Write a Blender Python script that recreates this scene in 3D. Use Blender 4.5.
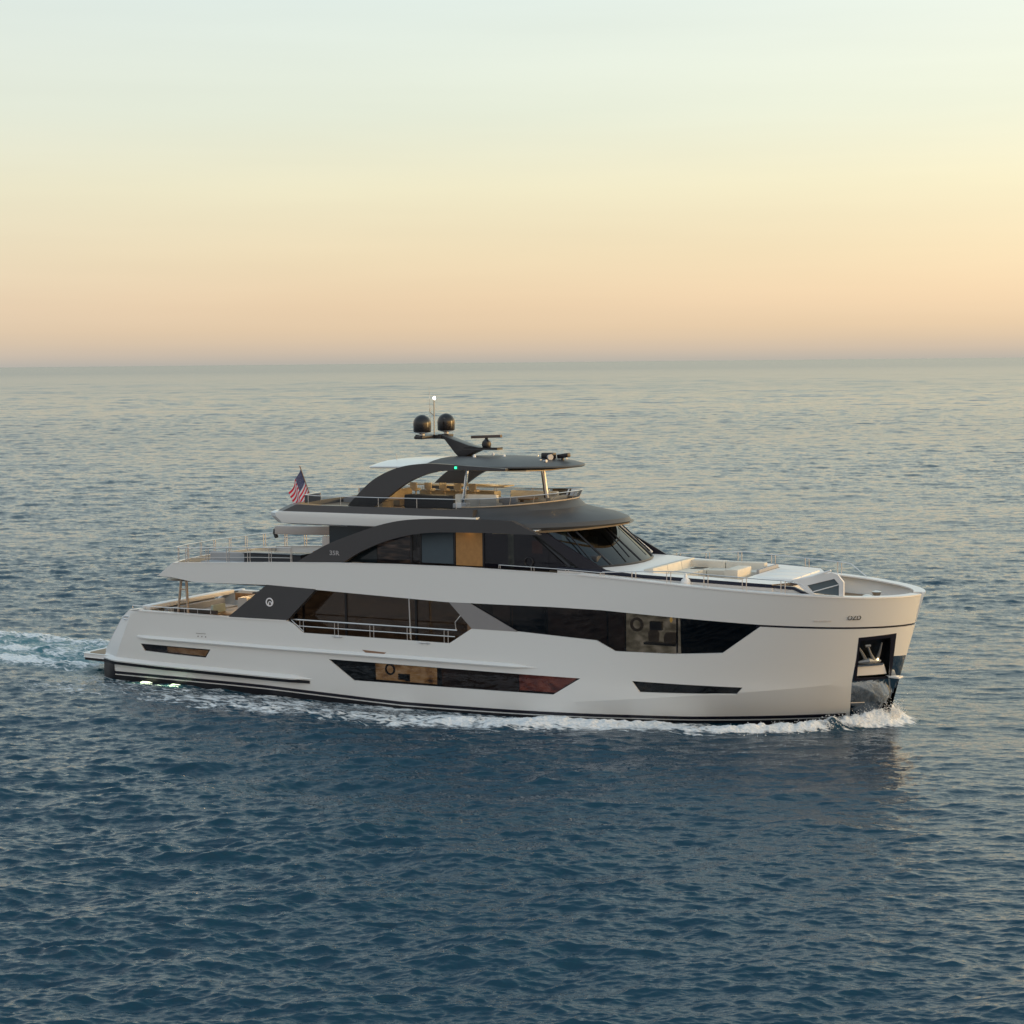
import bpy, bmesh, math, random
import numpy as np
from mathutils import Vector, Matrix
from mathutils.geometry import delaunay_2d_cdt

for o in list(bpy.data.objects):
    bpy.data.objects.remove(o)
scene = bpy.context.scene
COL = scene.collection
random.seed(4)
PI = math.pi

# ------------------------------------------------------------------ camera
# The yacht lies along +X (bow), starboard = -Y, sea level = 0, metres.
CAMPOS = Vector((52.67, -66.16, 13.5))
YAW = math.radians(27.5)
PITCH = math.atan((512 - 362) / 1830.0)
ROLL = -math.atan(10 / 1024.0)
r0 = Vector((math.cos(YAW), math.sin(YAW), 0))
f0 = Vector((-math.sin(YAW), math.cos(YAW), 0))
up = Vector((0, 0, 1))
Fw = f0 * math.cos(PITCH) - up * math.sin(PITCH)
Uw = up * math.cos(PITCH) + f0 * math.sin(PITCH)
ix = r0 * math.cos(ROLL) + Uw * math.sin(ROLL)
iy = Uw * math.cos(ROLL) - r0 * math.sin(ROLL)
cam = bpy.data.cameras.new('camera')
cam.sensor_width = 36; cam.lens = 36 * 1830 / 1024.0
cam.clip_start = 1; cam.clip_end = 120000
camo = bpy.data.objects.new('camera', cam); COL.objects.link(camo)
M = Matrix((ix, iy, -Fw)).transposed().to_4x4(); M.translation = CAMPOS
camo.matrix_world = M
scene.camera = camo

# ------------------------------------------------------------------ sky
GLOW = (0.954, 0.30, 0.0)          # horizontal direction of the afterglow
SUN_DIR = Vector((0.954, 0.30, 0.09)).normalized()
w = bpy.data.worlds.new('World'); scene.world = w; w.use_nodes = True
nt = w.node_tree; nt.nodes.clear()
def N(nt, t, **k):
    n = nt.nodes.new(t)
    for a, b in k.items(): setattr(n, a, b)
    return n
L = nt.links.new
geo = N(nt, 'ShaderNodeTexCoord')
sep = N(nt, 'ShaderNodeSeparateXYZ'); L(geo.outputs['Generated'], sep.inputs[0])
def s2l(c):
    return tuple(((x / 255) / 12.92 if x / 255 <= .04045 else ((x / 255 + .055) / 1.055) ** 2.4) for x in c)
def ramp(nt, stops, inp, mode='EASE'):
    r = N(nt, 'ShaderNodeValToRGB'); r.color_ramp.interpolation = mode
    e = r.color_ramp.elements
    while len(e) < len(stops): e.new(.5)
    for q, (p, c) in zip(e, stops):
        q.position = p; q.color = tuple(c)[:3] + (1,)
    nt.links.new(inp, r.inputs[0]); return r
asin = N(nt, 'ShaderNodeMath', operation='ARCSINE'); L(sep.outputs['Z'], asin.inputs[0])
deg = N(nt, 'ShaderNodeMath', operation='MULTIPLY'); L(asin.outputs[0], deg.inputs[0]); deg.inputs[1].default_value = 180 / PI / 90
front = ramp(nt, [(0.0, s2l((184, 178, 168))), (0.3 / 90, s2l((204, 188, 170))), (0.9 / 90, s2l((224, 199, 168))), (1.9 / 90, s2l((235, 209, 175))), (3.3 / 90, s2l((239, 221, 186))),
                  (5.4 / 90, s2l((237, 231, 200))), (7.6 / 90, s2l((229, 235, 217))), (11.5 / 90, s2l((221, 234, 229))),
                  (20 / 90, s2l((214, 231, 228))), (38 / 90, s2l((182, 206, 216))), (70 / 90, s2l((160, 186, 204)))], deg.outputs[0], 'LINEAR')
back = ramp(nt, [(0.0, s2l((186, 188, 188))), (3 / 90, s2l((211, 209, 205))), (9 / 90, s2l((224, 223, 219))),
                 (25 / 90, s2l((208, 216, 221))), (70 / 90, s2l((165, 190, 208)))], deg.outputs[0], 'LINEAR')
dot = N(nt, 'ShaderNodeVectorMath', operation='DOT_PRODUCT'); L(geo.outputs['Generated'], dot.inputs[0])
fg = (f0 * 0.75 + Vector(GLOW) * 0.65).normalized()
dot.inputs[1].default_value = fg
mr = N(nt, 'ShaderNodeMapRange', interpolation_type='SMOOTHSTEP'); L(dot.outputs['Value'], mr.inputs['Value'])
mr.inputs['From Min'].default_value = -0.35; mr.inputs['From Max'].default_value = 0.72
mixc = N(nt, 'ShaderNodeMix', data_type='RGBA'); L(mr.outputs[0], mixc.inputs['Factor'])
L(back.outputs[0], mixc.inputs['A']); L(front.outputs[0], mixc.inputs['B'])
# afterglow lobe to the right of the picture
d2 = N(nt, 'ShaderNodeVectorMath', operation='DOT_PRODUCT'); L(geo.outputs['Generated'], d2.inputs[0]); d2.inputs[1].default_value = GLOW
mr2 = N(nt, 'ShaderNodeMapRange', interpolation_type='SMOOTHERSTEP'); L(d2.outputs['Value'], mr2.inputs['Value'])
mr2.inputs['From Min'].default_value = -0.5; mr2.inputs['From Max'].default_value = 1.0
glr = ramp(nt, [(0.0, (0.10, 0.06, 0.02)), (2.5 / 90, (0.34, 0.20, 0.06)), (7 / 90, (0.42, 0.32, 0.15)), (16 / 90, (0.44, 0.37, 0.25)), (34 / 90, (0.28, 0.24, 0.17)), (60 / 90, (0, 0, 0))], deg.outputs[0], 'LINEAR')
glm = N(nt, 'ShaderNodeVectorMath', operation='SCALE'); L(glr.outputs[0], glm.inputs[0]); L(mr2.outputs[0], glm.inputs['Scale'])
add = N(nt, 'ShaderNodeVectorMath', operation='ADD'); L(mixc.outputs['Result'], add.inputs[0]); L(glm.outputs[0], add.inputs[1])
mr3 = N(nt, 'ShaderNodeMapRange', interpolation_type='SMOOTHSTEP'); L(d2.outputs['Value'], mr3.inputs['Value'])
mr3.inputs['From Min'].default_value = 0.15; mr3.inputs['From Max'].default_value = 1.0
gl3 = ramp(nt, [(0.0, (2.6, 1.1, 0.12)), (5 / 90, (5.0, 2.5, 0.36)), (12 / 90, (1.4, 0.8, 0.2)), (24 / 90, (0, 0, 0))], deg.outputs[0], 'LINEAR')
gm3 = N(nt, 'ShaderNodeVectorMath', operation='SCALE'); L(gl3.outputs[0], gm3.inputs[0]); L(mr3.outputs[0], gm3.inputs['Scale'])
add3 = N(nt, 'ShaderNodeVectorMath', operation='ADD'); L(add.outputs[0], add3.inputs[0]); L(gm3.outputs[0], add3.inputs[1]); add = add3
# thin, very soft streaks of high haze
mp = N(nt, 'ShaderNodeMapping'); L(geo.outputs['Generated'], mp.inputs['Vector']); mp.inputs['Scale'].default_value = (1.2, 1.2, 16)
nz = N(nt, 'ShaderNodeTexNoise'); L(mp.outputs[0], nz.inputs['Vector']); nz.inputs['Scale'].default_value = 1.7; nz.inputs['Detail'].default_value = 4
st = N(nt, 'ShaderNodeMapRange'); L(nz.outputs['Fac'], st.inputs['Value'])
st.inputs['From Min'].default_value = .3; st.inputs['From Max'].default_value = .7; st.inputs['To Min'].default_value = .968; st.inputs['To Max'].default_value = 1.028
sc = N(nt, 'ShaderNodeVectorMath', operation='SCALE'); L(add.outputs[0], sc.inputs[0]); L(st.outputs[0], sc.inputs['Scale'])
# physical twilight sky, a small share
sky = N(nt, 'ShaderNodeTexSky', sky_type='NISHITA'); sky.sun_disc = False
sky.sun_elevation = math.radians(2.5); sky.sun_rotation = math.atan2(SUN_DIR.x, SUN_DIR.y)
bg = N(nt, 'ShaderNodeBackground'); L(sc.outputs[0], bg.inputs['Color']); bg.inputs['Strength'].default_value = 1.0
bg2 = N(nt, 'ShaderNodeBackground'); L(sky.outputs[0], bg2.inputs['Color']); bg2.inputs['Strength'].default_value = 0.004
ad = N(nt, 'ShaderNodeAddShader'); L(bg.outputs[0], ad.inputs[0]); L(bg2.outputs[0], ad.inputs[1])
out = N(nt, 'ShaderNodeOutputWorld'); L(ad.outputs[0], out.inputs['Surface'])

sun = bpy.data.lights.new('sun', 'SUN'); sun.energy = 1.1; sun.angle = math.radians(16); sun.color = (1.0, 0.66, 0.30); sun.specular_factor = 0.9
suno = bpy.data.objects.new('sun', sun); COL.objects.link(suno)
suno.rotation_euler = (-SUN_DIR).to_track_quat('-Z', 'Y').to_euler(); suno.location = (60, 40, 30)

vs = scene.view_settings
vs.view_transform = 'Standard'; vs.look = 'None'; vs.gamma = 1; vs.exposure = 0.0; vs.use_curve_mapping = False

# ------------------------------------------------------------------ materials
def mat(name, col, rough=.4, metal=0, spec=.5, coat=0, emis=None, estr=0, var=0.0, vscale=3.0, bump=0, bscale=30):
    m = bpy.data.materials.new(name); m.use_nodes = True
    t = m.node_tree; p = t.nodes['Principled BSDF']
    p.inputs['Base Color'].default_value = tuple(col) + (1,)
    p.inputs['Roughness'].default_value = rough; p.inputs['Metallic'].default_value = metal
    p.inputs['Specular IOR Level'].default_value = spec; p.inputs['Coat Weight'].default_value = coat
    p.inputs['Coat Roughness'].default_value = .06
    tc = N(t, 'ShaderNodeTexCoord')
    if emis:
        p.inputs['Emission Color'].default_value = tuple(emis) + (1,); p.inputs['Emission Strength'].default_value = estr
    if var:
        n = N(t, 'ShaderNodeTexNoise'); n.inputs['Scale'].default_value = vscale; n.inputs['Detail'].default_value = 5
        t.links.new(tc.outputs['Object'], n.inputs['Vector'])
        r = ramp(t, [(.3, [c * (1 - var) for c in col]), (.7, [min(1, c * (1 + var)) for c in col])], n.outputs['Fac'], 'LINEAR')
        t.links.new(r.outputs[0], p.inputs['Base Color'])
        rr = N(t, 'ShaderNodeMapRange'); t.links.new(n.outputs['Fac'], rr.inputs['Value'])
        rr.inputs['To Min'].default_value = rough * .8; rr.inputs['To Max'].default_value = min(1, rough * 1.2)
        t.links.new(rr.outputs[0], p.inputs['Roughness'])
    if bump:
        n = N(t, 'ShaderNodeTexNoise'); n.inputs['Scale'].default_value = bscale; n.inputs['Detail'].default_value = 3
        t.links.new(tc.outputs['Object'], n.inputs['Vector'])
        b = N(t, 'ShaderNodeBump'); b.inputs['Strength'].default_value = bump; b.inputs['Distance'].default_value = .02
        t.links.new(n.outputs['Fac'], b.inputs['Height']); t.links.new(b.outputs[0], p.inputs['Normal'])
    return m

def glass(name, tint, rough=.03, see=.35, refl=1.0, base=0.0):
    """tinted pane: fresnel reflection (plus a coating share) over a coloured see-through share"""
    m = bpy.data.materials.new(name); m.use_nodes = True
    t = m.node_tree; t.nodes.clear()
    fr = N(t, 'ShaderNodeFresnel'); fr.inputs['IOR'].default_value = 1.55
    ma = N(t, 'ShaderNodeMath', operation='MULTIPLY_ADD'); t.links.new(fr.outputs[0], ma.inputs[0]); ma.inputs[1].default_value = 1 - base; ma.inputs[2].default_value = base
    gl = N(t, 'ShaderNodeBsdfGlossy'); gl.inputs['Roughness'].default_value = rough; gl.inputs['Color'].default_value = (refl, refl, refl, 1)
    tr = N(t, 'ShaderNodeBsdfTransparent'); tr.inputs['Color'].default_value = (see * tint[0] * 3, see * tint[1] * 3, see * tint[2] * 3, 1)
    mx = N(t, 'ShaderNodeMixShader'); o = N(t, 'ShaderNodeOutputMaterial')
    t.links.new(ma.outputs[0], mx.inputs[0]); t.links.new(tr.outputs[0], mx.inputs[1]); t.links.new(gl.outputs[0], mx.inputs[2])
    t.links.new(mx.outputs[0], o.inputs[0]); return m

def teak(name='teak'):
    m = mat(name, (.30, .19, .11), .55)
    t = m.node_tree; p = t.nodes['Principled BSDF']
    tc = N(t, 'ShaderNodeTexCoord'); wv = N(t, 'ShaderNodeTexWave', bands_direction='Y'); wv.inputs['Scale'].default_value = 3.2
    wv.inputs['Distortion'].default_value = .3
    t.links.new(tc.outputs['Object'], wv.inputs['Vector'])
    r = ramp(t, [(0.0, (.05, .04, .03)), (.12, (.26, .17, .10)), (1, (.36, .24, .14))], wv.outputs['Fac'], 'LINEAR')
    t.links.new(r.outputs[0], p.inputs['Base Color']); return m

def room(name, stops, strength, scale=(1.5, 1.5, 2.5)):
    """a lit cabin wall seen through a pane"""
    m = mat(name, (.2, .12, .06), .6)
    t = m.node_tree; p = t.nodes['Principled BSDF']
    tc = N(t, 'ShaderNodeTexCoord'); mp = N(t, 'ShaderNodeMapping'); mp.inputs['Scale'].default_value = scale
    t.links.new(tc.outputs['Object'], mp.inputs['Vector'])
    v = N(t, 'ShaderNodeTexVoronoi', distance='CHEBYCHEV'); v.inputs['Scale'].default_value = 1.3; t.links.new(mp.outputs[0], v.inputs['Vector'])
    n = N(t, 'ShaderNodeTexNoise'); n.inputs['Scale'].default_value = 1.6; n.inputs['Detail'].default_value = 3; t.links.new(mp.outputs[0], n.inputs['Vector'])
    a = N(t, 'ShaderNodeMath', operation='MULTIPLY_ADD'); t.links.new(v.outputs['Distance'], a.inputs[0]); a.inputs[1].default_value = .35
    t.links.new(n.outputs['Fac'], a.inputs[2])
    r = ramp(t, stops, a.outputs[0], 'LINEAR')
    t.links.new(r.outputs[0], p.inputs['Emission Color']); p.inputs['Emission Strength'].default_value = strength
    return m

WHITE = mat('white_paint', (.75, .775, .785), .30, coat=.55)
WHITE2 = mat('white_gelcoat', (.78, .785, .79), .4, coat=.1, var=.02, vscale=2)
GRAPH = mat('graphite_paint', (.046, .046, .051), .34, coat=.2, var=.05, vscale=.7)
GRAPH_TOP = mat('graphite_roof', (.058, .063, .070), .48, coat=.0, var=.06, vscale=1)
BLACK = mat('black_paint', (.008, .008, .012), .35)
BOOT = mat('boot_stripe', (.012, .011, .02), .3)
NAVY = mat('navy_stripe', (.010, .014, .035), .22)
GREYP = mat('warm_grey_paint', (.26, .255, .265), .35, var=.03)
STEEL = mat('stainless_steel', (.70, .68, .67), .28, metal=1)
MIRROR = mat('polished_steel', (.36, .38, .40), .015, metal=1, bump=.06, bscale=2.5)
RADOME = mat('black_radome', (.012, .011, .012), .22, spec=.45, coat=.15)
TEAK = teak()
CREAM = mat('cream_upholstery', (.68, .65, .58), .75, var=.05, bump=.2)
GREYUP = mat('grey_upholstery', (.36, .37, .39), .8, var=.05, bump=.2)
CHAR = mat('charcoal_upholstery', (.035, .04, .05), .7, var=.1)
TAN = mat('tan_upholstery', (.48, .40, .28), .7, var=.1)
ORANGE = mat('orange_upholstery', (.60, .27, .06), .7, var=.05)
WOOD = mat('warm_wood', (.30, .17, .08), .4, var=.25, vscale=4)
DARKWOOD = mat('dark_panelling', (.035, .025, .02), .3, var=.4, vscale=2)
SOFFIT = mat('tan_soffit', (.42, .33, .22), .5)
SMOKE = glass('smoked_glass', (.30, .31, .33), see=.62, refl=.45)
TINT = glass('tinted_window', (.33, .31, .30), rough=.02, see=.5, refl=.8)
DKGL = glass('dark_window', (.33, .33, .36), rough=.03, see=.42, refl=.62)
SHIELD = glass('windshield_glass', (.30, .34, .34), rough=.02, see=.10, refl=.6, base=.07)
BLIND = mat('blue_blind', (.055, .085, .115), .55, var=.06)
AMBER = room('amber_room', [(.34, (.05, .022, .008)), (.5, (.40, .20, .06)), (.62, (.60, .33, .11)), (.85, (.8, .52, .24))], 1.0)
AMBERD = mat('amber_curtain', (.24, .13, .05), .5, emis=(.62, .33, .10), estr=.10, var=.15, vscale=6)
SALON = room('salon_wall', [(.25, (.05, .05, .035)), (.5, (.20, .17, .10)), (.65, (.34, .30, .18)), (.85, (.60, .52, .34))], .85)
REDROOM = room('red_room', [(.40, (.02, .008, .008)), (.60, (.30, .07, .045)), (.8, (.55, .16, .09))], .75)
DIM = room('dim_room', [(.3, (.012, .008, .006)), (.6, (.05, .03, .02)), (.85, (.10, .06, .04))], .35)
LAMPW = mat('lamp_white', (1, 1, 1), .3, emis=(1, .98, .95), estr=14)
LAMPG = mat('lamp_green', (.05, .5, .25), .3, emis=(.03, .9, .38), estr=2.2)
LAMPY = mat('lamp_warm', (1, .8, .5), .3, emis=(1, .72, .38), estr=6)
LAMPU = mat('underwater_glow', (.9, 1, .8), .3, emis=(.95, 1.0, .72), estr=1.5)
SILVER = mat('silver_paint', (.5, .51, .53), .5, metal=.3)
CHROME = mat('bright_chrome', (.8, .8, .8), .12, metal=1)

# ------------------------------------------------------------------ helpers
def tag(o, label=None, cat=None, group=None, kind=None):
    if label: o['label'] = label
    if cat: o['category'] = cat
    if group: o['group'] = group
    if kind: o['kind'] = kind
    return o
def empty(name, loc=(0, 0, 0), rz=0):
    o = bpy.data.objects.new(name, None); COL.objects.link(o); o.location = loc; o.rotation_euler = (0, 0, rz)
    o.empty_display_size = .3
    return o

class MB:
    def __init__(s): s.v = []; s.f = []
    def add(s, vs, fs):
        n = len(s.v); s.v += [tuple(v) for v in vs]; s.f += [tuple(i + n for i in f) for f in fs]; return s
    def box(s, c, d, rz=0, ry=0, rx=0, bev=0.0):
        m = Matrix.Rotation(rz, 3, 'Z') @ Matrix.Rotation(ry, 3, 'Y') @ Matrix.Rotation(rx, 3, 'X')
        if bev > 0:
            b = bmesh.new(); bmesh.ops.create_cube(b, size=1)
            for v in b.verts: v.co = Vector((v.co.x * d[0], v.co.y * d[1], v.co.z * d[2]))
            bmesh.ops.bevel(b, geom=b.edges[:], offset=bev, segments=2, profile=.6, affect='EDGES')
            b.verts.ensure_lookup_table()
            s.add([m @ v.co + Vector(c) for v in b.verts], [[v.index for v in f.verts] for f in b.faces]); b.free(); return s
        vs = [m @ Vector((x * d[0] / 2, y * d[1] / 2, z * d[2] / 2)) + Vector(c) for x in (-1, 1) for y in (-1, 1) for z in (-1, 1)]
        return s.add(vs, [(0, 1, 3, 2), (4, 6, 7, 5), (0, 4, 5, 1), (2, 3, 7, 6), (0, 2, 6, 4), (1, 5, 7, 3)])
    def tube(s, pts, r, n=8, cap=True):
        pts = [Vector(p) for p in pts]; rs = r if isinstance(r, (list, tuple)) else [r] * len(pts)
        rings = []; prev = None
        for i, p in enumerate(pts):
            a = pts[max(0, i - 1)]; b = pts[min(len(pts) - 1, i + 1)]; t = (b - a).normalized()
            if prev is None:
                h = Vector((0, 0, 1)) if abs(t.z) < .9 else Vector((1, 0, 0)); u = t.cross(h).normalized()
            else:
                u = (prev - t * prev.dot(t)).normalized()
            prev = u; v = t.cross(u)
            rings.append([p + (u * math.cos(2 * PI * k / n) + v * math.sin(2 * PI * k / n)) * rs[i] for k in range(n)])
        return s.loft(rings, True, cap)
    def loft(s, rings, closed=True, cap=True):
        n = len(rings[0]); vs = [p for r in rings for p in r]; fs = []
        for i in range(len(rings) - 1):
            for k in range(n if closed else n - 1):
                a = i * n + k; b = i * n + (k + 1) % n
                fs.append((a, b, b + n, a + n))
        if cap: fs.append(tuple(range(n))[::-1]); fs.append(tuple(range((len(rings) - 1) * n, len(rings) * n)))
        return s.add(vs, fs)
    def lathe(s, c, prof, n=24):
        return s.loft([[Vector(c) + Vector((r * math.cos(2 * PI * k / n), r * math.sin(2 * PI * k / n), z)) for k in range(n)] for r, z in prof], True, True)
    def prism_y(s, poly, y0, y1):      # polygon in (x, z)
        n = len(poly)
        vs = [(x, y0, z) for x, z in poly] + [(x, y1, z) for x, z in poly]
        return s.add(vs, [tuple(range(n)), tuple(range(2 * n - 1, n - 1, -1))] + [(i, (i + 1) % n, (i + 1) % n + n, i + n) for i in range(n)])
    def prism_z(s, poly, z0, z1):      # polygon in (x, y)
        n = len(poly)
        vs = [(x, y, z0) for x, y in poly] + [(x, y, z1) for x, y in poly]
        return s.add(vs, [tuple(range(n)), tuple(range(2 * n - 1, n - 1, -1))] + [(i, (i + 1) % n, (i + 1) % n + n, i + n) for i in range(n)])
    def build(s, name, m, parent=None, smooth=32, bevel=0, label=None):
        me = bpy.data.meshes.new(name); me.from_pydata(s.v, [], s.f)
        b = bmesh.new(); b.from_mesh(me)
        if bevel: bmesh.ops.bevel(b, geom=b.edges[:], offset=bevel, segments=2, profile=.6, affect='EDGES', clamp_overlap=True)
        bmesh.ops.recalc_face_normals(b, faces=b.faces[:]); b.to_mesh(me); b.free()
        me.materials.append(m)
        me.shade_smooth(); me.set_sharp_from_angle(angle=math.radians(smooth))
        o = bpy.data.objects.new(name, me); COL.objects.link(o)
        if parent: o.parent = parent
        if label: o['label'] = label
        return o

def resample(poly, step, closed=True):
    outp = []; n = len(poly)
    for i in range(n if closed else n - 1):
        a = poly[i]; b = poly[(i + 1) % n]; d = math.hypot(a[0] - b[0], a[1] - b[1]); k = max(1, int(math.ceil(d / step)))
        for j in range(k): outp.append((a[0] + (b[0] - a[0]) * j / k, a[1] + (b[1] - a[1]) * j / k))
    if not closed: outp.append(poly[-1])
    return outp
def smooth_curve(P, k=6):
    """Catmull-Rom through points"""
    o = []
    for i in range(len(P) - 1):
        p0 = P[max(0, i - 1)]; p1 = P[i]; p2 = P[i + 1]; p3 = P[min(len(P) - 1, i + 2)]
        for j in range(k):
            t = j / k
            o.append(tuple(.5 * ((2 * p1[a]) + (p2[a] - p0[a]) * t + (2 * p0[a] - 5 * p1[a] + 4 * p2[a] - p3[a]) * t * t + (3 * p1[a] - p0[a] - 3 * p2[a] + p3[a]) * t ** 3) for a in range(len(p1))))
    o.append(tuple(P[-1])); return o
def lerpc(x, P):
    if x <= P[0][0]: return P[0][1]
    for (a, b), (c, d) in zip(P, P[1:]):
        if x <= c: return b + (d - b) * (x - a) / (c - a)
    return P[-1][1]
def inside(x, y, poly):
    r = False; n = len(poly); j = n - 1
    for i in range(n):
        xi, yi = poly[i]; xj, yj = poly[j]
        if (yi > y) != (yj > y) and x < (xj - xi) * (y - yi) / (yj - yi) + xi: r = not r
        j = i
    return r
def tri_region(outline, holes=(), step=.3, lines=()):
    """constrained triangulation of a polygon with holes, interior grid added"""
    pts = []; edges = []
    for poly in [outline] + list(holes):
        n0 = len(pts); pts += poly
        edges += [(n0 + i, n0 + (i + 1) % len(poly)) for i in range(len(poly))]
    for ln in lines:
        n0 = len(pts); pts += ln; edges += [(n0 + i, n0 + i + 1) for i in range(len(ln) - 1)]
    xs = [p[0] for p in outline]; ys = [p[1] for p in outline]
    allp = np.array(pts)
    x = min(xs) + step * .5; row = 0
    while x < max(xs):
        y = min(ys) + step * .5
        while y < max(ys):
            if inside(x, y, outline) and not any(inside(x, y, h) for h in holes):
                if np.min((allp[:, 0] - x) ** 2 + (allp[:, 1] - y) ** 2) > (step * .4) ** 2: pts.append((x, y))
            y += step
        x += step
    v, e, f, *_ = delaunay_2d_cdt([Vector(p) for p in pts], edges, [], 0, 1e-5)
    fs = []
    for t in f:
        cx = sum(v[i][0] for i in t) / len(t); cy = sum(v[i][1] for i in t) / len(t)
        if inside(cx, cy, outline) and not any(inside(cx, cy, h) for h in holes): fs.append(tuple(t))
    return [(p[0], p[1]) for p in v], fs

# ---- hull form -------------------------------------------------------------
def stem(z): return 33.95 + 0.262 * min(z, 5.0)
def hy(s, z):
    t = max(0., min(1., z / 5.0))
    n = 3.3 + 1.9 * t; m = 1.1 + 0.75 * t; s0 = 14 + 6 * t
    B = 3.9 - 0.14 * max(0, (1.5 - z) / 1.5) ** 1.5 if z > -.3 else 3.716 - 0.12 * (-.3 - z)
    st = stem(z)
    if s <= s0: y = B
    elif s >= st: y = 0.
    else:
        u = (s - s0) / (st - s0); y = B * max(0., 1 - u ** n) ** (1 / m)
    sc0 = .65 + .47 * (z - .85)
    if s < sc0: y -= 0.50 * (sc0 - s)
    if s > 20:
        zc = 0.2 + 1.5 * ((s - 20) / 13.5)
        if z < zc: y -= 0.40 * (zc - z) * min(1, (s - 20) / 5)
    return max(y, 0.)
def q_of(s, z):
    if s <= 20: return s
    u = min(1, (s - 20) / (stem(z) - 20)); return 20 + 12 * (1 - math.sqrt(1 - u))
def s_of(q, z):
    if q <= 20: return q
    w_ = 1 - (q - 20) / 12; u = 1 - w_ * w_; return 20 + u * (stem(z) - 20)
def hull_patch(name, outline, m, parent, holes=(), off=0.0, thick=.05, step=.3, both=True, smooth=32, sides=None, label=None, lines=()):
    """a patch of the ship's side; outline in (s, z); off > 0 stands proud"""
    O = [(q_of(s, z), z) for s, z in resample(outline, step * .8)]
    H = [[(q_of(s, z), z) for s, z in resample(h, step * .8)] for h in holes]
    v, f = tri_region(O, H, step, [[(q_of(s, z), z) for s, z in resample(l, step * .8, False)] for l in lines])
    mb = MB()
    cnt = {}
    for t in f:
        for a, b in zip(t, t[1:] + t[:1]): cnt[(min(a, b), max(a, b))] = cnt.get((min(a, b), max(a, b)), 0) + 1
    rim = [e for e, c in cnt.items() if c == 1]
    for sg in (sides if sides else ((-1, 1) if both else (-1,))):
        outer = []; inner = []
        for q, z in v:
            s = s_of(q, z); y = hy(s, z)
            e = .02
            gs = (hy(s - e, z) - y) / e if y > 0.02 else 1.0
            gz = (hy(s, z + .05) - hy(s, z - .05)) / .1 if y > .02 else 0
            nn = Vector((gs, 1, -gz)).normalized() if y > .02 else Vector((1, 0, 0))
            p = Vector((s, y, z))
            a = p + nn * off; b = p + nn * (off - thick)
            a.y = max(a.y, 0); b.y = max(b.y, 0)
            outer.append((a.x, sg * a.y, a.z)); inner.append((b.x, sg * b.y, b.z))
        n = len(v)
        fs = [t for t in f] + [tuple(i + n for i in t[::-1]) for t in f] + [(a, b, b + n, a + n) for a, b in rim]
        mb.add(outer + inner, fs)
    return mb.build(name, m, parent, smooth=smooth, label=label)

# curves along the ship
BAND_BOT = [(3.0, 4.50), (3.8, 4.47), (5.05, 4.31), (8.7, 4.37), (12, 4.26), (17.3, 4.10), (22, 4.15), (24, 4.14), (30.2, 3.88), (33, 3.82), (35.3, 3.79)]
BAND_TOP = [(3.1, 4.52), (3.83, 5.06), (5.5, 5.14), (9, 5.30), (12.85, 5.44), (16, 5.49), (19, 5.49), (22.8, 5.42), (24, 5.37), (26, 5.27), (27.97, 5.15), (30.2, 5.04), (32.1, 4.97), (33.6, 4.90), (34.5, 4.87), (35.3, 4.85)]
def boot(s): return lerpc(s, [(0, .08), (8, .04), (15, -.17), (22, -.08), (27, .0), (31, .16), (35, .32)])

yacht = empty('motor_yacht', (0, 0, 0))
tag(yacht, 'long white motor yacht with three decks and graphite arches, under way across the calm sea', 'yacht')
Y = yacht

# ------------------------------------------------------------------ hull
WSTERN = [(2.03, 1.5), (5.78, 1.47), (5.5, 1.1), (3.95, 1.13), (2.25, 1.19)]
WMID = [(11.72, 1.46), (23.08, 1.46), (21.89, .73), (12.9, .65)]
WBOW = [(25.16, 1.49), (29.31, 1.43), (29.05, 1.13), (25.44, 1.06)]
POCKET = [(33.44, 3.37), (34.48, 3.46), (34.33, 2.60), (34.62, 2.56), (34.15, .55), (33.9, -.7), (32.45, -.7), (32.62, .25)]
top = [(1.36, 2.9), (2.56, 2.90), (6.82, 2.88), (9.75, 2.92), (10.0, 2.82), (10.49, 2.47), (17.42, 2.47), (18.44, 3.12), (20.41, 3.12), (23.79, 2.97), (24.55, 2.6), (26.85, 2.62), (28.7, 2.74), (30.15, 3.80)]
grv = [(s, lerpc(s, BAND_BOT) - .085) for s in (31, 32, 33, 33.6, 34.1, 34.5, 34.75, 34.9, 34.96)]
fore = [(stem(z), z) for z in (3.3, 2.8, 2.3, 1.8, 1.3, .8, .3, -.2, -.7, -1.0)]
outline = [(-.38, .75), (-.33, .96), (.25, 1.8), (.85, 2.55)] + top + grv + fore + [(20, -1.0), (10, -1.0), (.3, -1.0), (.3, .3), (-.1, .6)]
def zch(s): return 0.2 + 1.5 * ((s - 20) / 13.5)
hl = hull_patch('hull', outline, WHITE, Y, holes=[WSTERN, WMID, WBOW, POCKET], thick=.07, step=.26, lines=[[(20.4 + .3 * k, zch(20.4 + .3 * k)) for k in range(41)], [(.66, .86), (1.5, 2.65), (1.58, 2.83)]])
me_ = hl.data; shp = me_.attributes.get('sharp_edge') or me_.attributes.new('sharp_edge', 'BOOLEAN', 'EDGE')
for e_ in me_.edges:
    c0, c1 = (me_.vertices[i].co for i in e_.vertices)
    if max(abs(c0.x - .65 - .47 * (c0.z - .85)), abs(c1.x - .65 - .47 * (c1.z - .85))) < .012 and c0.z > .8 and c1.z > .8: shp.data[e_.index].value = True
    if 22.5 < c0.x < 33 and abs(c0.z - zch(c0.x)) < .006 and abs(c1.z - zch(c1.x)) < .006: shp.data[e_.index].value = True
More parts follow.
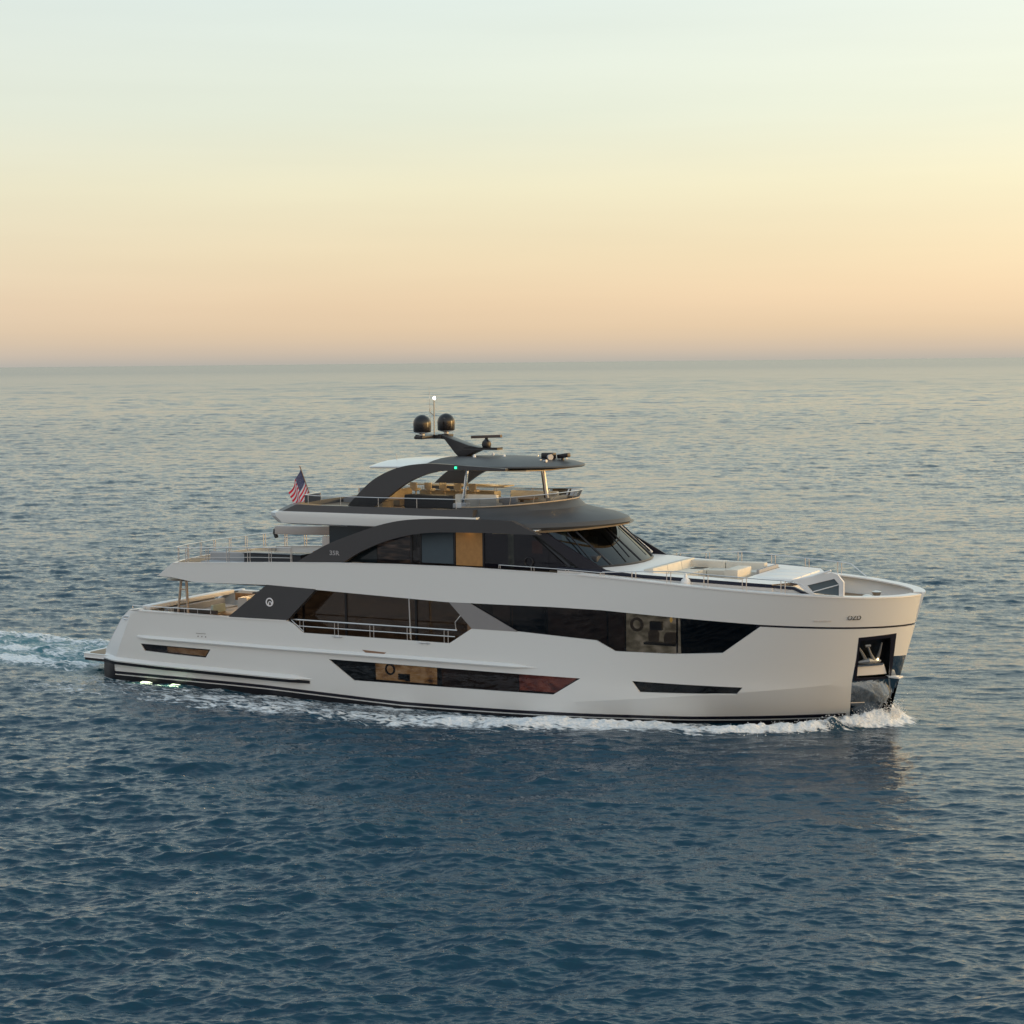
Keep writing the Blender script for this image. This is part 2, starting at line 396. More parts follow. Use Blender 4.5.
# upper band / bulwark
bb = [(s, z) for s, z in BAND_BOT[:-1]] + [(34.5, 3.8), (34.9, 3.79), (34.94, 3.79)]
bt = [(35.21, 4.86), (35.0, 4.86)] + [(s, z) for s, z in BAND_TOP[:-1][::-1]]
hull_patch('upper_bulwark', bb + bt, WHITE, Y, thick=.09, step=.26)
hull_patch('accent_line', [(s, lerpc(s, BAND_BOT) - .12) for s in (30.0, 31, 32, 33, 34, 34.6, 34.9)] + [(s, lerpc(s, BAND_BOT) + .06) for s in (34.9, 34.6, 34, 33, 32, 31, 30.0)], BOOT, Y, off=-.03, thick=.04, step=.3)
# boot stripes
def stripe(name, a, b, m, s0=.42, s1=33.3, off=.02, thick=.03):
    S = [s0 + (s1 - s0) * i / 24 for i in range(25)]
    return hull_patch(name, [(s, boot(s) + a) for s in S] + [(s, boot(s) + b) for s in S[::-1]], m, Y, off=off, thick=thick, step=.35)
stripe('boot_stripe', -.02, .10, BOOT, s1=32.5)
stripe('antifouling', -.85, -.075, BLACK, s1=32.5)
# black stern quarter under the swim platform
hull_patch('stern_quarter', [(-.42, .60), (.50, .62), (.48, -.6), (-.3, -.6)], BLACK, Y, off=.02, thick=.08)
# ledges running along the side
def ledge(name, pts, m, depth=.15, h=.11, lip=0):
    for_s = resample(pts, .35, False); mb = MB()
    for sg in (-1, 1):
        rings = []
        n = len(for_s)
        for i, (s, z) in enumerate(for_s):
            e = min(1., (n - 1 - i) / 3.0) ; e2 = min(1., i / 2.0) if lip else 1
            y = hy(s, z); d = depth * max(.03, e) * max(.05, e2); hh = h * max(.15, e)
            rings.append([(s, sg * (y - .03), z + hh * .9), (s, sg * (y + d * .75), z + hh * .35), (s, sg * (y + d), z), (s, sg * (y + d * .9), z - hh * .35), (s, sg * (y - .03), z - hh * .5)])
        mb.loft(rings, True, True)
    return mb.build(name, m, Y, smooth=25)
ledge('rub_rail', [(1.85, 1.78), (9, 1.75), (21.3, 1.76)], WHITE, .16, .12, lip=1)
ledge('spray_ledge', [(-.3, .72), (3, .63), (8.8, .56), (10.9, .55)], WHITE, .2, .16)
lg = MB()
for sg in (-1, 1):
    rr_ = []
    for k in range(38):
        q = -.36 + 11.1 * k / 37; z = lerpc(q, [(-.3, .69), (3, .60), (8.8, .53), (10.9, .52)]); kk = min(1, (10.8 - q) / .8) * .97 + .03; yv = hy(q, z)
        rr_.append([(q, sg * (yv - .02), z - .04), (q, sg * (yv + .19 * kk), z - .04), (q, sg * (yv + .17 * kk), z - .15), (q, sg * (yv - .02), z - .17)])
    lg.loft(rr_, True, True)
lg.build('ledge_shadow_strip', BLACK, Y)  # black strip below the ledge, modelled in place of its shadow
# knuckle on the bow is part of the hull form; small fittings
mb = MB()
for s, z in ((32.06, 4.07), ):
    for k in range(4): mb.box((32.1 + k * .15, -hy(32.1 + k * .15, z) - .012, z), (.13, .02, .05), rz=math.radians(26))
mb.build('hull_vent', STEEL, Y)
# hull windows (pane + lit rooms behind)
def inner_wall(name, outline, m, depth, parent, sides=(-1,)):
    return hull_patch(name, outline, m, parent, off=-depth, thick=.03, step=.4, sides=sides)
w1 = hull_patch('hull_window', [(1.98, 1.53), (5.83, 1.50), (5.53, 1.07), (3.95, 1.10), (2.2, 1.16)], DKGL, Y, off=-.045, thick=.012, label='small aft hull window glowing orange')
inner_wall('lit_room', [(3.42, 1.42), (5.60, 1.40), (5.42, 1.15), (3.42, 1.19)], AMBER, .08, w1)
inner_wall('dark_room', [(1.6, 1.7), (3.35, 1.7), (3.35, .95), (1.6, .95)], BLACK, .22, w1)
w2 = hull_patch('hull_window', [(11.66, 1.49), (23.16, 1.49), (21.91, .70), (12.87, .62)], DKGL, Y, off=-.045, thick=.012, label='long parallelogram hull window amidships')
inner_wall('lit_room', [(13.9, 1.41), (16.75, 1.41), (16.75, .74), (13.9, .74)], AMBER, .12, w2)
inner_wall('red_room', [(20.4, 1.42), (22.9, 1.42), (21.95, .78), (20.4, .78)], REDROOM, .12, w2)
inner_wall('dark_room', [(11.0, 1.7), (13.9, 1.7), (13.9, .5), (11, .5)], BLACK, .42, w2)
inner_wall('dark_room', [(16.8, 1.7), (20.3, 1.7), (20.3, .5), (16.8, .5)], DIM, .42, w2)
for sx in (13.88, 16.8, 20.4):
    MB().box((sx, -3.76, 1.08), (.05, .05, .66)).build('mullion', BLACK, w2)
mb = MB(); mb.tube([(14.6 + .2 * math.cos(a), -3.78, 1.22 + .2 * math.sin(a)) for a in [k * PI / 8 for k in range(17)]], .045, 6)
mb.box((15.15, -3.78, .95), (.35, .03, .25), bev=.01); mb.box((15.4, -3.775, .93), (.22, .03, .3)); mb.build('cabin_furniture', DARKWOOD, w2)
w3 = hull_patch('hull_window', [(25.1, 1.52), (29.38, 1.46), (29.1, 1.10), (25.4, 1.03)], DKGL, Y, off=-.045, thick=.012, label='narrow dark hull window near the bow')
inner_wall('dark_room', [(24.9, 1.7), (29.8, 1.6), (29.8, .9), (24.9, .9)], BLACK, .3, w3)

# main-deck saloon window band forward
F = [(18.3, lerpc(18.3, BAND_BOT) + .03), (22, lerpc(22, BAND_BOT) + .03), (24, lerpc(24, BAND_BOT) + .03), (30.25, lerpc(30.2, BAND_BOT) + .03), (28.75, 2.70), (26.85, 2.58), (24.5, 2.56), (23.77, 2.93), (20.3, 3.08)]
w4 = hull_patch('saloon_window', F, DKGL, Y, off=-.06, thick=.015, label='long dark saloon window on the main deck')
inner_wall('dark_room', [(17.8, 4.4), (24.6, 4.4), (24.6, 2.3), (17.8, 2.3)], DIM, .8, w4)
inner_wall('lit_room', [(24.6, 4.4), (27.55, 4.4), (27.55, 2.3), (24.6, 2.3)], SALON, 1.0, w4)
inner_wall('dark_room', [(27.0, 4.4), (30.4, 4.4), (30.4, 2.3), (27.0, 2.3)], BLACK, .5, w4)
inner_wall('blue_blind', [(20.1, 4.3), (21.6, 4.3), (21.6, 3.0), (20.1, 3.0)], BLIND, .3, w4)
for sx in (20.1, 21.6, 24.2, 26.98):
    z0_ = lerpc(sx, [(20.3, 3.14), (23.77, 3.0), (24.5, 2.66), (26.85, 2.66), (28.7, 2.78)]); z1_ = lerpc(sx, BAND_BOT) - .02
    MB().box((sx, -hy(sx, 3.3) + .12, (z0_ + z1_) / 2), (.05, .06, z1_ - z0_)).build('mullion', BLACK, w4)
mb = MB(); yy = -2.95
mb.tube([(25.1 + .22 * math.cos(a), yy - .1, 3.55 + .22 * math.sin(a)) for a in [k * PI / 8 for k in range(17)]], .06, 6)
mb.lathe((26.45, yy, 2.8), [(.12, 0), (.26, .1), (.28, .35), (.2, .5), (.05, .52)], 14); mb.lathe((25.75, yy, 2.8), [(.1, 0), (.2, .1), (.22, .45), (.12, .62), (.03, .64)], 14)
mb.build('saloon_chairs', mat('glowing_chair_leather', (.16, .11, .07), .6, emis=(.13, .10, .06), estr=.55, var=.3, vscale=5), w4)  # weak emission stands in for room light falling on the chairs
mb = MB(); mb.box((26.1, yy - .15, 2.88), (1.3, .3, .1), bev=.03); mb.box((25.9, yy - .1, 3.55), (.5, .2, .34), bev=.04); mb.build('saloon_cushions', CREAM, w4)
MB().lathe((26.5, yy - .1, 3.78), [(.02, .12), (.05, .10), (.06, 0), (.03, -.07)], 10).build('saloon_lamp', mat('lamp_gold', (.8, .5, .15), .4, emis=(.9, .55, .12), estr=1.3), w4)

# grey diagonal buttress between side deck opening and window
mb = MB()
for sg in (-1, 1): mb.prism_y([(17.45, 4.09), (18.37, 4.09), (20.41, 3.12), (18.44, 3.12)], sg * 3.62, sg * 3.905)
mb.build('diagonal_buttress', GREYP, Y, bevel=.012)
# graphite wing plate with emblem
mb = MB()
for sg in (-1, 1): mb.prism_y([(8.74, 4.37), (11.15, 4.30), (9.70, 2.93), (6.74, 2.90)], sg * 3.66, sg * 3.91)
mb.build('wing_plate', GRAPH, Y, bevel=.012)
def ring(mb, c, r, tk, y, a0=0, a1=2 * PI, n=28, rz=1.0):
    k0 = [a0 + (a1 - a0) * k / n for k in range(n + 1)]
    pin = [(c[0] + (r - tk) * math.cos(a), c[1] + (r - tk) * math.sin(a) * rz) for a in k0]
    pout = [(c[0] + r * math.cos(a), c[1] + r * math.sin(a) * rz) for a in k0]
    vs = [(x, y, z) for x, z in pin] + [(x, y, z) for x, z in pout] + [(x, y + .02, z) for x, z in pin] + [(x, y + .02, z) for x, z in pout]
    m = n + 1; fs = []
    for i in range(n):
        fs += [(i, i + 1, i + 1 + m, i + m), (i + m, i + 1 + m, i + 1 + 3 * m, i + 3 * m), (i, i + 2 * m, i + 1 + 2 * m, i + 1)]
    mb.add(vs, fs)
em = MB()
ring(em, (8.88, 3.66), .185, .05, -3.93)
ring(em, (8.90, 3.62), .085, .035, -3.93, -.3, PI * 1.15)
em.box((8.985, -3.925, 3.60), (.04, .02, .13)); em.box((8.825, -3.925, 3.57), (.035, .02, .10)); em.box((8.905, -3.925, 3.515), (.13, .02, .03))
em.build('emblem', mat('emblem_white', (.85, .85, .9), .3), Y)

def text_mesh(body, size, m, name, parent, matrix, extrude=.006, shear=0, sx=1):
    c = bpy.data.curves.new(name, 'FONT'); c.body = body; c.size = size; c.extrude = extrude; c.shear = shear
    c.align_x = 'CENTER'; c.align_y = 'CENTER'; c.offset = size * .012
    to = bpy.data.objects.new('tmp', c); COL.objects.link(to)
    dg = bpy.context.evaluated_depsgraph_get(); dg.update()
    me = bpy.data.meshes.new_from_object(to.evaluated_get(dg)); bpy.data.objects.remove(to)
    for v in me.vertices: v.co.x *= sx
    me.transform(matrix); me.name = name
    me.materials.clear(); me.materials.append(m)
    o = bpy.data.objects.new(name, me); COL.objects.link(o); o.parent = parent; return o
side = Matrix(((1, 0, 0, 0), (0, 0, -1, 0), (0, 1, 0, 0), (0, 0, 0, 1)))
text_mesh('35R', .26, mat('lettering_grey', (.42, .42, .44), .3, metal=.4), 'model_number', Y, Matrix.Translation((11.95, -3.668, 5.80)) @ side, sx=1.15)
an = math.atan2(hy(33.15, 4.17) - hy(33.52, 4.17), .37)
text_mesh('OZD', .23, mat('badge_dark', (.03, .035, .035), .3), 'bow_badge', Y,
          Matrix.Translation((33.34, -hy(33.34, 4.17) - .022, 4.17)) @ Matrix.Rotation(an, 4, 'Z') @ side, shear=.2, sx=1.0)

# ------------------------------------------------------------------ bow pocket, anchor
poly = [(33.40, 3.40), (34.50, 3.49), (34.36, 2.62), (34.63, 2.60), (34.1, .4), (33.8, -.8), (32.40, -.8), (32.58, .25)]
REC = [(33.44, 3.28), (34.33, 3.34), (34.13, 1.80), (33.16, 1.80)]
bp = hull_patch('bow_plate', poly, MIRROR, Y, holes=[REC], off=-.02, thick=.05, step=.2, label='polished steel bow plate mirroring the bow wave')
hull_patch('seam', [(34.34, 3.4), (34.37, 3.4), (33.98, .6), (33.95, .6)], STEEL, bp, off=-.005, thick=.02, step=.25, sides=(-1,))
hull_patch('seam', [(32.72, .75), (33.2, .75), (33.2, .73), (32.72, .73)], STEEL, bp, off=-.005, thick=.02, step=.25, sides=(-1,))
hull_patch('pocket_frame', [(33.40, 3.40), (34.50, 3.49), (34.16, 1.72), (33.06, 1.70)], BOOT, bp, holes=[REC], off=.004, thick=.02, step=.2)
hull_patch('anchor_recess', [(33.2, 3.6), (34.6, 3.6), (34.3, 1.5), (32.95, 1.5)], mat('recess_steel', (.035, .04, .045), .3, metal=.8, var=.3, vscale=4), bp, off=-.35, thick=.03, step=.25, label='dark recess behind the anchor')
hull_patch('pocket_lip', [(33.18, 2.32), (33.85, 2.36), (34.02, 2.36), (33.99, 2.28), (33.17, 2.26)], STEEL, bp, off=.0, thick=.05, step=.2, sides=(-1,))
hull_patch('anchor_tray', [(33.14, 2.24), (34.06, 2.26), (34.10, 1.87), (33.12, 1.84)], WHITE2, bp, off=-.10, thick=.06, step=.2, sides=(-1,), label='pale tray at the foot of the anchor pocket')
anc = MB()
def hp(s, z, o=0):
    y = hy(s, z); return Vector((s + .5 * o, -(y + .87 * o), z))
anc.tube([hp(33.66, 3.05, -.1), hp(33.7, 2.75, -.06), hp(33.78, 2.4, -.06)], [.035, .045, .09], 8)
anc.tube([hp(33.30, 2.42, -.08), hp(33.6, 2.47, -.02), hp(33.95, 2.44, -.08)], [.05, .12, .05], 8)
anc.tube([hp(33.33, 3.12, -.1), hp(33.45, 2.8, -.1), hp(33.55, 2.45, -.1)], [.03, .055, .08], 6)
anc.tube([hp(34.08, 3.15, -.1), hp(33.98, 2.8, -.1), hp(33.85, 2.45, -.1)], [.03, .05, .08], 6)
anc.tube([hp(33.58, 3.05, -.1), hp(33.74, 3.06, -.1)], .05, 6)
anc.build('anchor', mat('galvanised_steel', (.26, .27, .28), .45, metal=.5), Y, label='galvanised anchor stowed in the bow pocket')
MB().lathe(hp(33.88, 2.52, -.02), [(.01, .035), (.035, .02), (.035, -.02), (.01, -.035)], 8).build('pocket_lamp', LAMPY, bp)
mb = MB(); mb.box((34.28, -.40, 1.79), (.55, .35, .07), rz=math.radians(-12), bev=.02); mb.build('bow_fin', WHITE2, Y)

# ------------------------------------------------------------------ swim platform + transom + cockpit
mb = MB(); mb.prism_z([(-1.62, -3.3), (-1.45, -3.52), (-.2, -3.62), (.3, -3.7), (.3, 3.7), (-.2, 3.62), (-1.45, 3.52), (-1.62, 3.3)], .62, .80)
mb.build('swim_platform', WHITE2, Y, bevel=.02)
MB().prism_z([(-1.36, -3.2), (-1.2, -3.38), (-.35, -3.45), (-.35, 3.45), (-1.2, 3.38), (-1.36, 3.2)], .804, .815).build('platform_teak', TEAK, Y)
MB().prism_z([(-1.58, -3.3), (-1.42, -3.5), (.2, -3.66), (.2, 3.66), (-1.42, 3.5), (-1.58, 3.3)], .50, .617).build('platform_underside', BLACK, Y)
MB().prism_y([(-.3, .55), (.5, .55), (.5, -.9), (.0, -.9)], -3.4, 3.4).build('stern_bottom', BLACK, Y)
mb = MB()
mb.prism_y([(-.36, .8), (.0, .8), (1.5, 2.88), (1.5, 3.0), (1.15, 2.9)], -2.4, 2.4)
mb.build('transom', WHITE2, Y)
for sg in (-1, 1):
    mb = MB()
    for k in range(6): mb.prism_y([(-.30 + .27 * k, .80), (2.0, .80), (2.0, 1.0 + .18 * k), (-.30 + .27 * k, 1.0 + .18 * k)], sg * 2.42, sg * 3.35)
    mb.build('stern_stair', TEAK, Y)
# cap rounding the stern quarter
mb = MB()
for sg in (-1, 1):
    pts = [(-.36, .96), (.25, 1.82), (.85, 2.57), (1.36, 2.9), (2.0, 3.0)]
    mb.loft([[(s - .015, sg * (hy(s, z) + .0), z + .0), (s - .03, sg * (hy(s, z) - .2), z + .03), (s + .06, sg * (hy(s, z) - .3), z - .02), (s + .1, sg * (hy(s, z) - .06), z - .08)] for s, z in pts], True, True)
mb.build('stern_quarter_cap', WHITE, Y)
# main deck
MB().prism_z([(1.5, -3.75), (19, -3.8), (19, 3.8), (1.5, 3.75)], 1.82, 1.9).build('main_deck', TEAK, Y)
# bulwark cap rail
def caprail(name, pts, width, m, th=.05, out=.03, sides=(-1, 1)):
    mb = MB()
    for sg in sides:
        rings = []
        P = resample(pts, .25, False)
        for s, z in P:
            y = hy(s, min(z, 5)); 
            e = .02; g = (hy(s - e, min(z, 5)) - y) / e if y > .05 else 3.
            nn = Vector((g, 1, 0)).normalized()
            a = Vector((s, y, z)) + nn * out; b = Vector((s, y, z)) - nn * width
            a.y = max(a.y, 0); b.y = max(b.y, 0)
            rings.append([(a.x, sg * a.y, z), (a.x, sg * a.y, z + th), (b.x, sg * b.y, z + th), (b.x, sg * b.y, z)])
        mb.loft(rings, True, True)
    return mb.build(name, m, Y)
caprail('cockpit_cap_rail', [(2.0, 2.90), (6.8, 2.88), (9.7, 2.90)], .22, WHITE2)
caprail('fore_cap_rail', [(s, lerpc(s, BAND_TOP)) for s in [23 + .5 * k for k in range(22)] + [34, 34.3, 34.6, 34.8, 34.95, 35.06, 35.14, 35.2]], .40, WHITE2, th=.05)
caprail('aft_cap_rail', [(s, lerpc(s, BAND_TOP)) for s in (3.9, 6, 9, 12, 15, 18, 23)], .14, WHITE2, th=.03, out=.01)
# cockpit furniture and aft bulkhead
mb = MB(); mb.box((9.0, 0, 3.05), (.12, 6.2, 2.3)); mb.build('aft_bulkhead', DARKWOOD, Y)
mb = MB(); mb.box((2.5, 0, 2.2), (.8, 4.2, .6), bev=.08); mb.box((2.05, 0, 2.6), (.25, 4.2, .4), bev=.06); mb.build('cockpit_sofa', GREYUP, Y)
mb = MB(); mb.box((4.6, .2, 2.62), (1.4, 2.6, .07), bev=.02); mb.box((4.6, -.6, 2.25), (.18, .18, .7)); mb.box((4.6, 1.0, 2.25), (.18, .18, .7)); 
mb.build('cockpit_table', WOOD, Y)
mb = MB()
mb.loft([[(s, y, z) for y, z in ((3.78, 2.0), (3.78, 2.96), (3.50, 2.96), (3.50, 2.0))] for s in (1.9, 9.0)], True, True)
mb.build('port_coaming', WHITE2, Y)
mb = MB(); mb.box((1.75, 0, 2.95), (.45, 6.2, .20), bev=.05); mb.build('transom_coaming', WHITE2, Y, smooth=40)
mb = MB(); mb.box((3.9, 3.2, 2.75), (3.6, .5, .35), bev=.03); mb.build('side_locker', WOOD, Y)
MB().box((4.6, 2.9, 3.0), (2.6, .5, .06), bev=.01).build('locker_top', CHAR, Y)
mb = MB(); mb.box((6.0, -1.2, 2.7), (.5, 1.3, 1.5), bev=.04); mb.build('wet_bar', WHITE2, Y)
mb = MB(); mb.box((6.1, -2.7, 2.45), (1.5, .9, .9), bev=.05); mb.build('bar_counter', WOOD, Y)
MB().box((4.75, -3.50, 3.01), (2.3, .05, .16)).build('rail_panel', DARKWOOD, Y)
mb = MB(); mb.box((4.35, -3.05, 2.62), (1.7, .7, .6), bev=.04); mb.build('cockpit_bench', DARKWOOD, Y)
mb = MB(); mb.box((5.35, -2.7, 2.6), (.1, .9, 1.3), bev=.02); mb.build('pale_partition', mat('mint_panel', (.42, .5, .45), .5), Y)
# cockpit overhang pillars (A-frames)
def aframe(x, y, m=STEEL, h0=2.92, h1=4.42):
    mb = MB()
    mb.tube([(x - .24, y, h0), (x - .04, y, h1)], .055, 8); mb.tube([(x + .28, y, h0), (x + .22, y, h1)], .06, 8)
    mb.tube([(x - .12, y, h0 + .50), (x + .24, y, h0 + .50)], .035, 6); mb.tube([(x - .08, y, h0 + 1.0), (x + .22, y, h0 + 1.0)], .035, 6)
    mb.build('overhang_pillar', m, Y)
aframe(4.1, -3.55, m=mat('bronze_steel', (.5, .40, .31), .35, metal=.7)); aframe(4.1, 3.55)
def rail(name, pts, h, posts, r=.019, mids=(.5,), parent=Y, double=.12, hz=None, m=STEEL):
    """stanchion railing along pts (x, y, z of the foot)"""
    mb = MB(); P = [Vector(p) for p in pts]
    L_ = [0]
    for a, b in zip(P, P[1:]): L_.append(L_[-1] + (b - a).length)
    def at(d):
        for i in range(len(P) - 1):
            if d <= L_[i + 1] + 1e-6:
                t = (d - L_[i]) / max(1e-6, (L_[i + 1] - L_[i])); return P[i].lerp(P[i + 1], t)
        return P[-1]
    U = Vector((0, 0, 1))
    mb.tube([p + U * h for p in P], r, 6)
    for k in mids: mb.tube([p + U * h * k for p in P], r * .6, 5)
    for i in range(posts):
        d = L_[-1] * i / max(1, posts - 1)
        for dd in ((-double / 2, double / 2) if double else (0,)):
            q = at(min(max(d + dd, 0), L_[-1])); mb.tube([q, q + U * h], r * .8, 6)
    return mb.build(name, m, parent)
mb = MB()
mb.tube([(1.5, -3.68, 3.0), (1.5, -3.68, 3.1), (5.7, -3.72, 3.14), (5.7, -3.72, 2.98)], .022, 6)
for s in (2.2, 2.9, 3.6, 4.3, 5.0): mb.tube([(s, -3.7, 2.93), (s, -3.7, 3.12)], .012, 5)
mb.build('cockpit_rail', STEEL, Y)
mb = MB(); mb.tube([(1.3 + .26 * math.cos(a), -3.84, 2.57 + .07 * math.sin(a)) for a in [k * PI / 8 for k in range(17)]], .03, 6)
mb.box((1.3, -3.82, 2.57), (.42, .04, .10)); mb.build('mooring_fairlead', CHROME, Y)
for s0_, z0_ in ((13.93, 1.89),):
    hull_patch('door_handle_slot', [(s0_ - .57, z0_ + .06), (s0_ + .57, z0_ + .02), (s0_ + .4, z0_ - .09), (s0_ - .4, z0_ - .05)], mat('bronze_slot', (.25, .15, .10), .4), Y, off=.006, thick=.02, sides=(-1,))
for s0_ in (12.2, 16.3):
    mb = MB(); mb.tube([(s0_ - .25, -3.94, 2.42), (s0_ + .25, -3.94, 2.42)], .025, 6); mb.tube([(s0_ - .12, -3.9, 2.36), (s0_ - .12, -3.95, 2.45)], .02, 6); mb.tube([(s0_ + .12, -3.9, 2.36), (s0_ + .12, -3.95, 2.45)], .02, 6)
    mb.build('cleat', STEEL, Y)
mb = MB()
for k in range(3): mb.box((5.15 + .2 * k, -3.905, 2.0), (.05, .02, .05))
mb.box((5.3, -3.905, 2.13), (.5, .02, .02)); mb.build('shore_power_cover', GREYP, Y)

# ------------------------------------------------------------------ main-deck side opening
mb = MB()
mb.box((14.0, -2.9, 3.08), (9.4, .05, 2.36))
sw = mb.build('side_glazing', TINT, Y, label='smoked glass wall of the main saloon behind the side deck')
MB().box((14.0, -2.3, 3.0), (9.6, .06, 2.3)).build('saloon_interior', room('brown_saloon', [(.3, (.03, .02, .014)), (.55, (.055, .038, .026)), (.85, (.11, .075, .045))], .6, (1.2, 1, 5)), sw)
for sx in (9.9, 12.0, 15.35, 17.9):
    MB().box((sx, -2.93, 3.08), (.09, .06, 2.3)).build('mullion', BLACK, sw)
MB().tube([(15.55, -3.72, 2.5), (15.5, -3.72, 4.12)], .035, 8).build('side_deck_post', STEEL, Y)
mb = MB()
mb.box((14.2, 2.9, 3.0), (11, .1, 2.2)); mb.build('port_saloon_wall', DARKWOOD, Y)
MB().box((18.9, -3.35, 3.0), (.1, .95, 2.2)).build('side_deck_bulkhead', DARKWOOD, Y)
mb = MB()
mb.tube([(9.8, -3.76, 2.98), (17.7, -3.76, 2.98), ], .032, 6); mb.tube([(10.15, -3.76, 2.72), (17.6, -3.76, 2.72)], .022, 6)
for s in (10.35, 12.05, 13.75, 15.5, 17.2):
    for d in (-.09, .09): mb.tube([(s + d, -3.76, 2.45), (s + d, -3.76, 2.98)], .02, 6)
mb.tube([(17.65, -3.76, 2.98), (17.62, -3.76, 3.3), (17.9, -3.76, 3.62)], .022, 6)
mb.tube([(9.8, -3.76, 2.98), (10.45, -3.76, 2.5)], .022, 6)
mb.build('side_deck_rail', STEEL, Y)

# ------------------------------------------------------------------ upper deck
edge = [(s, -(hy(s, 4.2) - .14)) for s in [3.6 + .7 * k for k in range(38)] + [30.5, 31.2, 32, 32.7, 33.3, 33.8, 34.2, 34.5, 34.62]]
aftc = [(3.2, -3.5), (2.75, -2.6), (2.5, -1.3), (2.45, 0), (2.5, 1.3), (2.75, 2.6), (3.2, 3.5)]
full = edge + [(s, -y) for s, y in edge[::-1]] + aftc[::-1]
v, f = tri_region(full, [], .6)
mb = MB(); mb.add([(x, y, 4.30 if x < 24 else 4.22) for x, y in v], f); mb.build('deck_head', WHITE2, Y)
mb = MB(); mb.add([(x, y, 4.62 if x < 30.6 else 4.36) for x, y in v], f); mb.build('upper_deck', TEAK, Y)
# aft rounding of the upper deck band
mb = MB()
prof = [(3.12, -3.84), (2.9, -3.35), (2.62, -2.5), (2.42, -1.3), (2.38, 0), (2.42, 1.3), (2.62, 2.5), (2.9, 3.35), (3.12, 3.84)]
prof = smooth_curve(prof, 4)
mb.loft([[(x, y, 4.47), (x - .02, y, 4.55), (x + .72 - abs(y) * .0, y * .985, 5.08), (x + .86, y * .97, 5.08), (x + .5, y * .97, 4.4)] for x, y in prof], True, True)
mb.build('aft_band', WHITE, Y, smooth=40)

# wheelhouse block
def shell(name, rings, m, parent=Y, cap=True, smooth=32, **k):
    return MB().loft(rings, True, cap).build(name, m, parent, smooth=smooth, **k)
gw = MB(); gw.box((16.6, -3.02, 6.2), (9.6, .05, 1.6)); uw = gw.build('upper_saloon_glazing', DKGL, Y, label='dark glass side wall of the upper saloon')
# forward tapering side glass up to the pillar
MB().prism_y([(21.4, 5.45), (23.3, 5.45), (21.4, 6.9)], -3.05, -3.0).build('quarter_glass', DKGL, uw)
gw = MB(); gw.box((16.6, 3.02, 6.2), (9.6, .05, 1.6)); gw.build('port_glazing', BLACK, Y)
MB().box((13.3, -2.9, 6.15), (3.8, .04, 1.4)).build('lit_room', room('upper_lounge', [(.35, (.02, .022, .03)), (.6, (.06, .055, .05)), (.8, (.30, .2, .13)), (.95, (.5, .4, .3))], .5, (1.0, 1, 5)), uw)
MB().box((16.45, -3.052, 6.17), (1.45, .012, 1.3)).build('blue_blind', BLIND, uw)
MB().box((17.9, -3.056, 6.17), (1.2, .012, 1.38)).build('amber_door', AMBERD, uw, label='amber lit door in the upper saloon wall')
for sx in (15.25, 15.68, 17.24, 18.54):
    MB().box((sx, -3.062, 6.17), (.08, .03, 1.4)).build('mullion', BLACK, uw)
MB().prism_y([(18.3, 5.4), (23.2, 5.4), (22.3, 6.1), (21.2, 6.9), (18.3, 6.9)], -2.62, -2.58).build('dark_room', mat('dim_blue_room', (.02, .022, .03), .5, emis=(.05, .052, .07), estr=.35), uw)
mb = MB(); mb.tube([(20.55 + .18 * math.cos(a), -3.07, 5.72 + .18 * math.sin(a)) for a in [k * PI / 8 for k in range(17)]], .035, 6); mb.build('ring_ornament', BLACK, uw)
MB().box((20.75, -2.75, 6.3), (.45, .02, .5), bev=.005).build('wall_picture', mat('picture', (.14, .07, .06), .6, emis=(.25, .12, .10), estr=.25), uw)
MB().box((11.9, 0, 6.1), (.1, 6.0, 1.6)).build('aft_wall', BLACK, Y)
mb = MB()
for sg in (-1, 1): mb.prism_y([(11.32, 6.90), (13.6, 6.90), (13.6, 5.4), (11.32, 5.4)], sg * 2.98, sg * 3.05)
mb.build('wing_glass', mat('blue_black_glass', (.012, .022, .032), .08), Y)
# arch of the upper deck
AO = smooth_curve([(10.10, 5.33), (10.39, 5.53), (11.63, 6.16), (13.0, 6.66), (14.3, 7.07), (15.5, 7.28), (17.15, 7.37), (18.59, 7.38), (20.13, 7.36)], 5)
AI = smooth_curve([(21.3, 6.86), (19.5, 6.87), (17.55, 6.84), (16.57, 6.8), (15.56, 6.67), (14.39, 6.38), (13.2, 5.9), (12.37, 5.44)], 5)
def ribbon(poly_o, poly_i, y0, y1, name, m, sides=(-1, 1)):
    """curved plate between two curves in the side plane"""
    n = 40
    def rs(P, k):
        Ls = [0]
        for a, b in zip(P, P[1:]): Ls.append(Ls[-1] + math.dist(a, b))
        d = Ls[-1] * k / n
        for i in range(len(P) - 1):
            if d <= Ls[i + 1] + 1e-9:
                t = (d - Ls[i]) / max(1e-9, Ls[i + 1] - Ls[i]); return (P[i][0] + (P[i + 1][0] - P[i][0]) * t, P[i][1] + (P[i + 1][1] - P[i][1]) * t)
        return P[-1]
    mb = MB(); PI_ = poly_i[::-1]
    for sg in sides:
        rings = []
        for k in range(n + 1):
            a = rs(poly_o, k); b = rs(PI_, k)
            rings.append([(a[0], sg * y0, a[1]), (b[0], sg * y0, b[1]), (b[0], sg * y1, b[1]), (a[0], sg * y1, a[1])])
        mb.loft(rings, True, True)
    return mb.build(name, m, Y, smooth=40)
ribbon(AO, AI, 3.66, 3.40, 'upper_deck_arch', GRAPH)
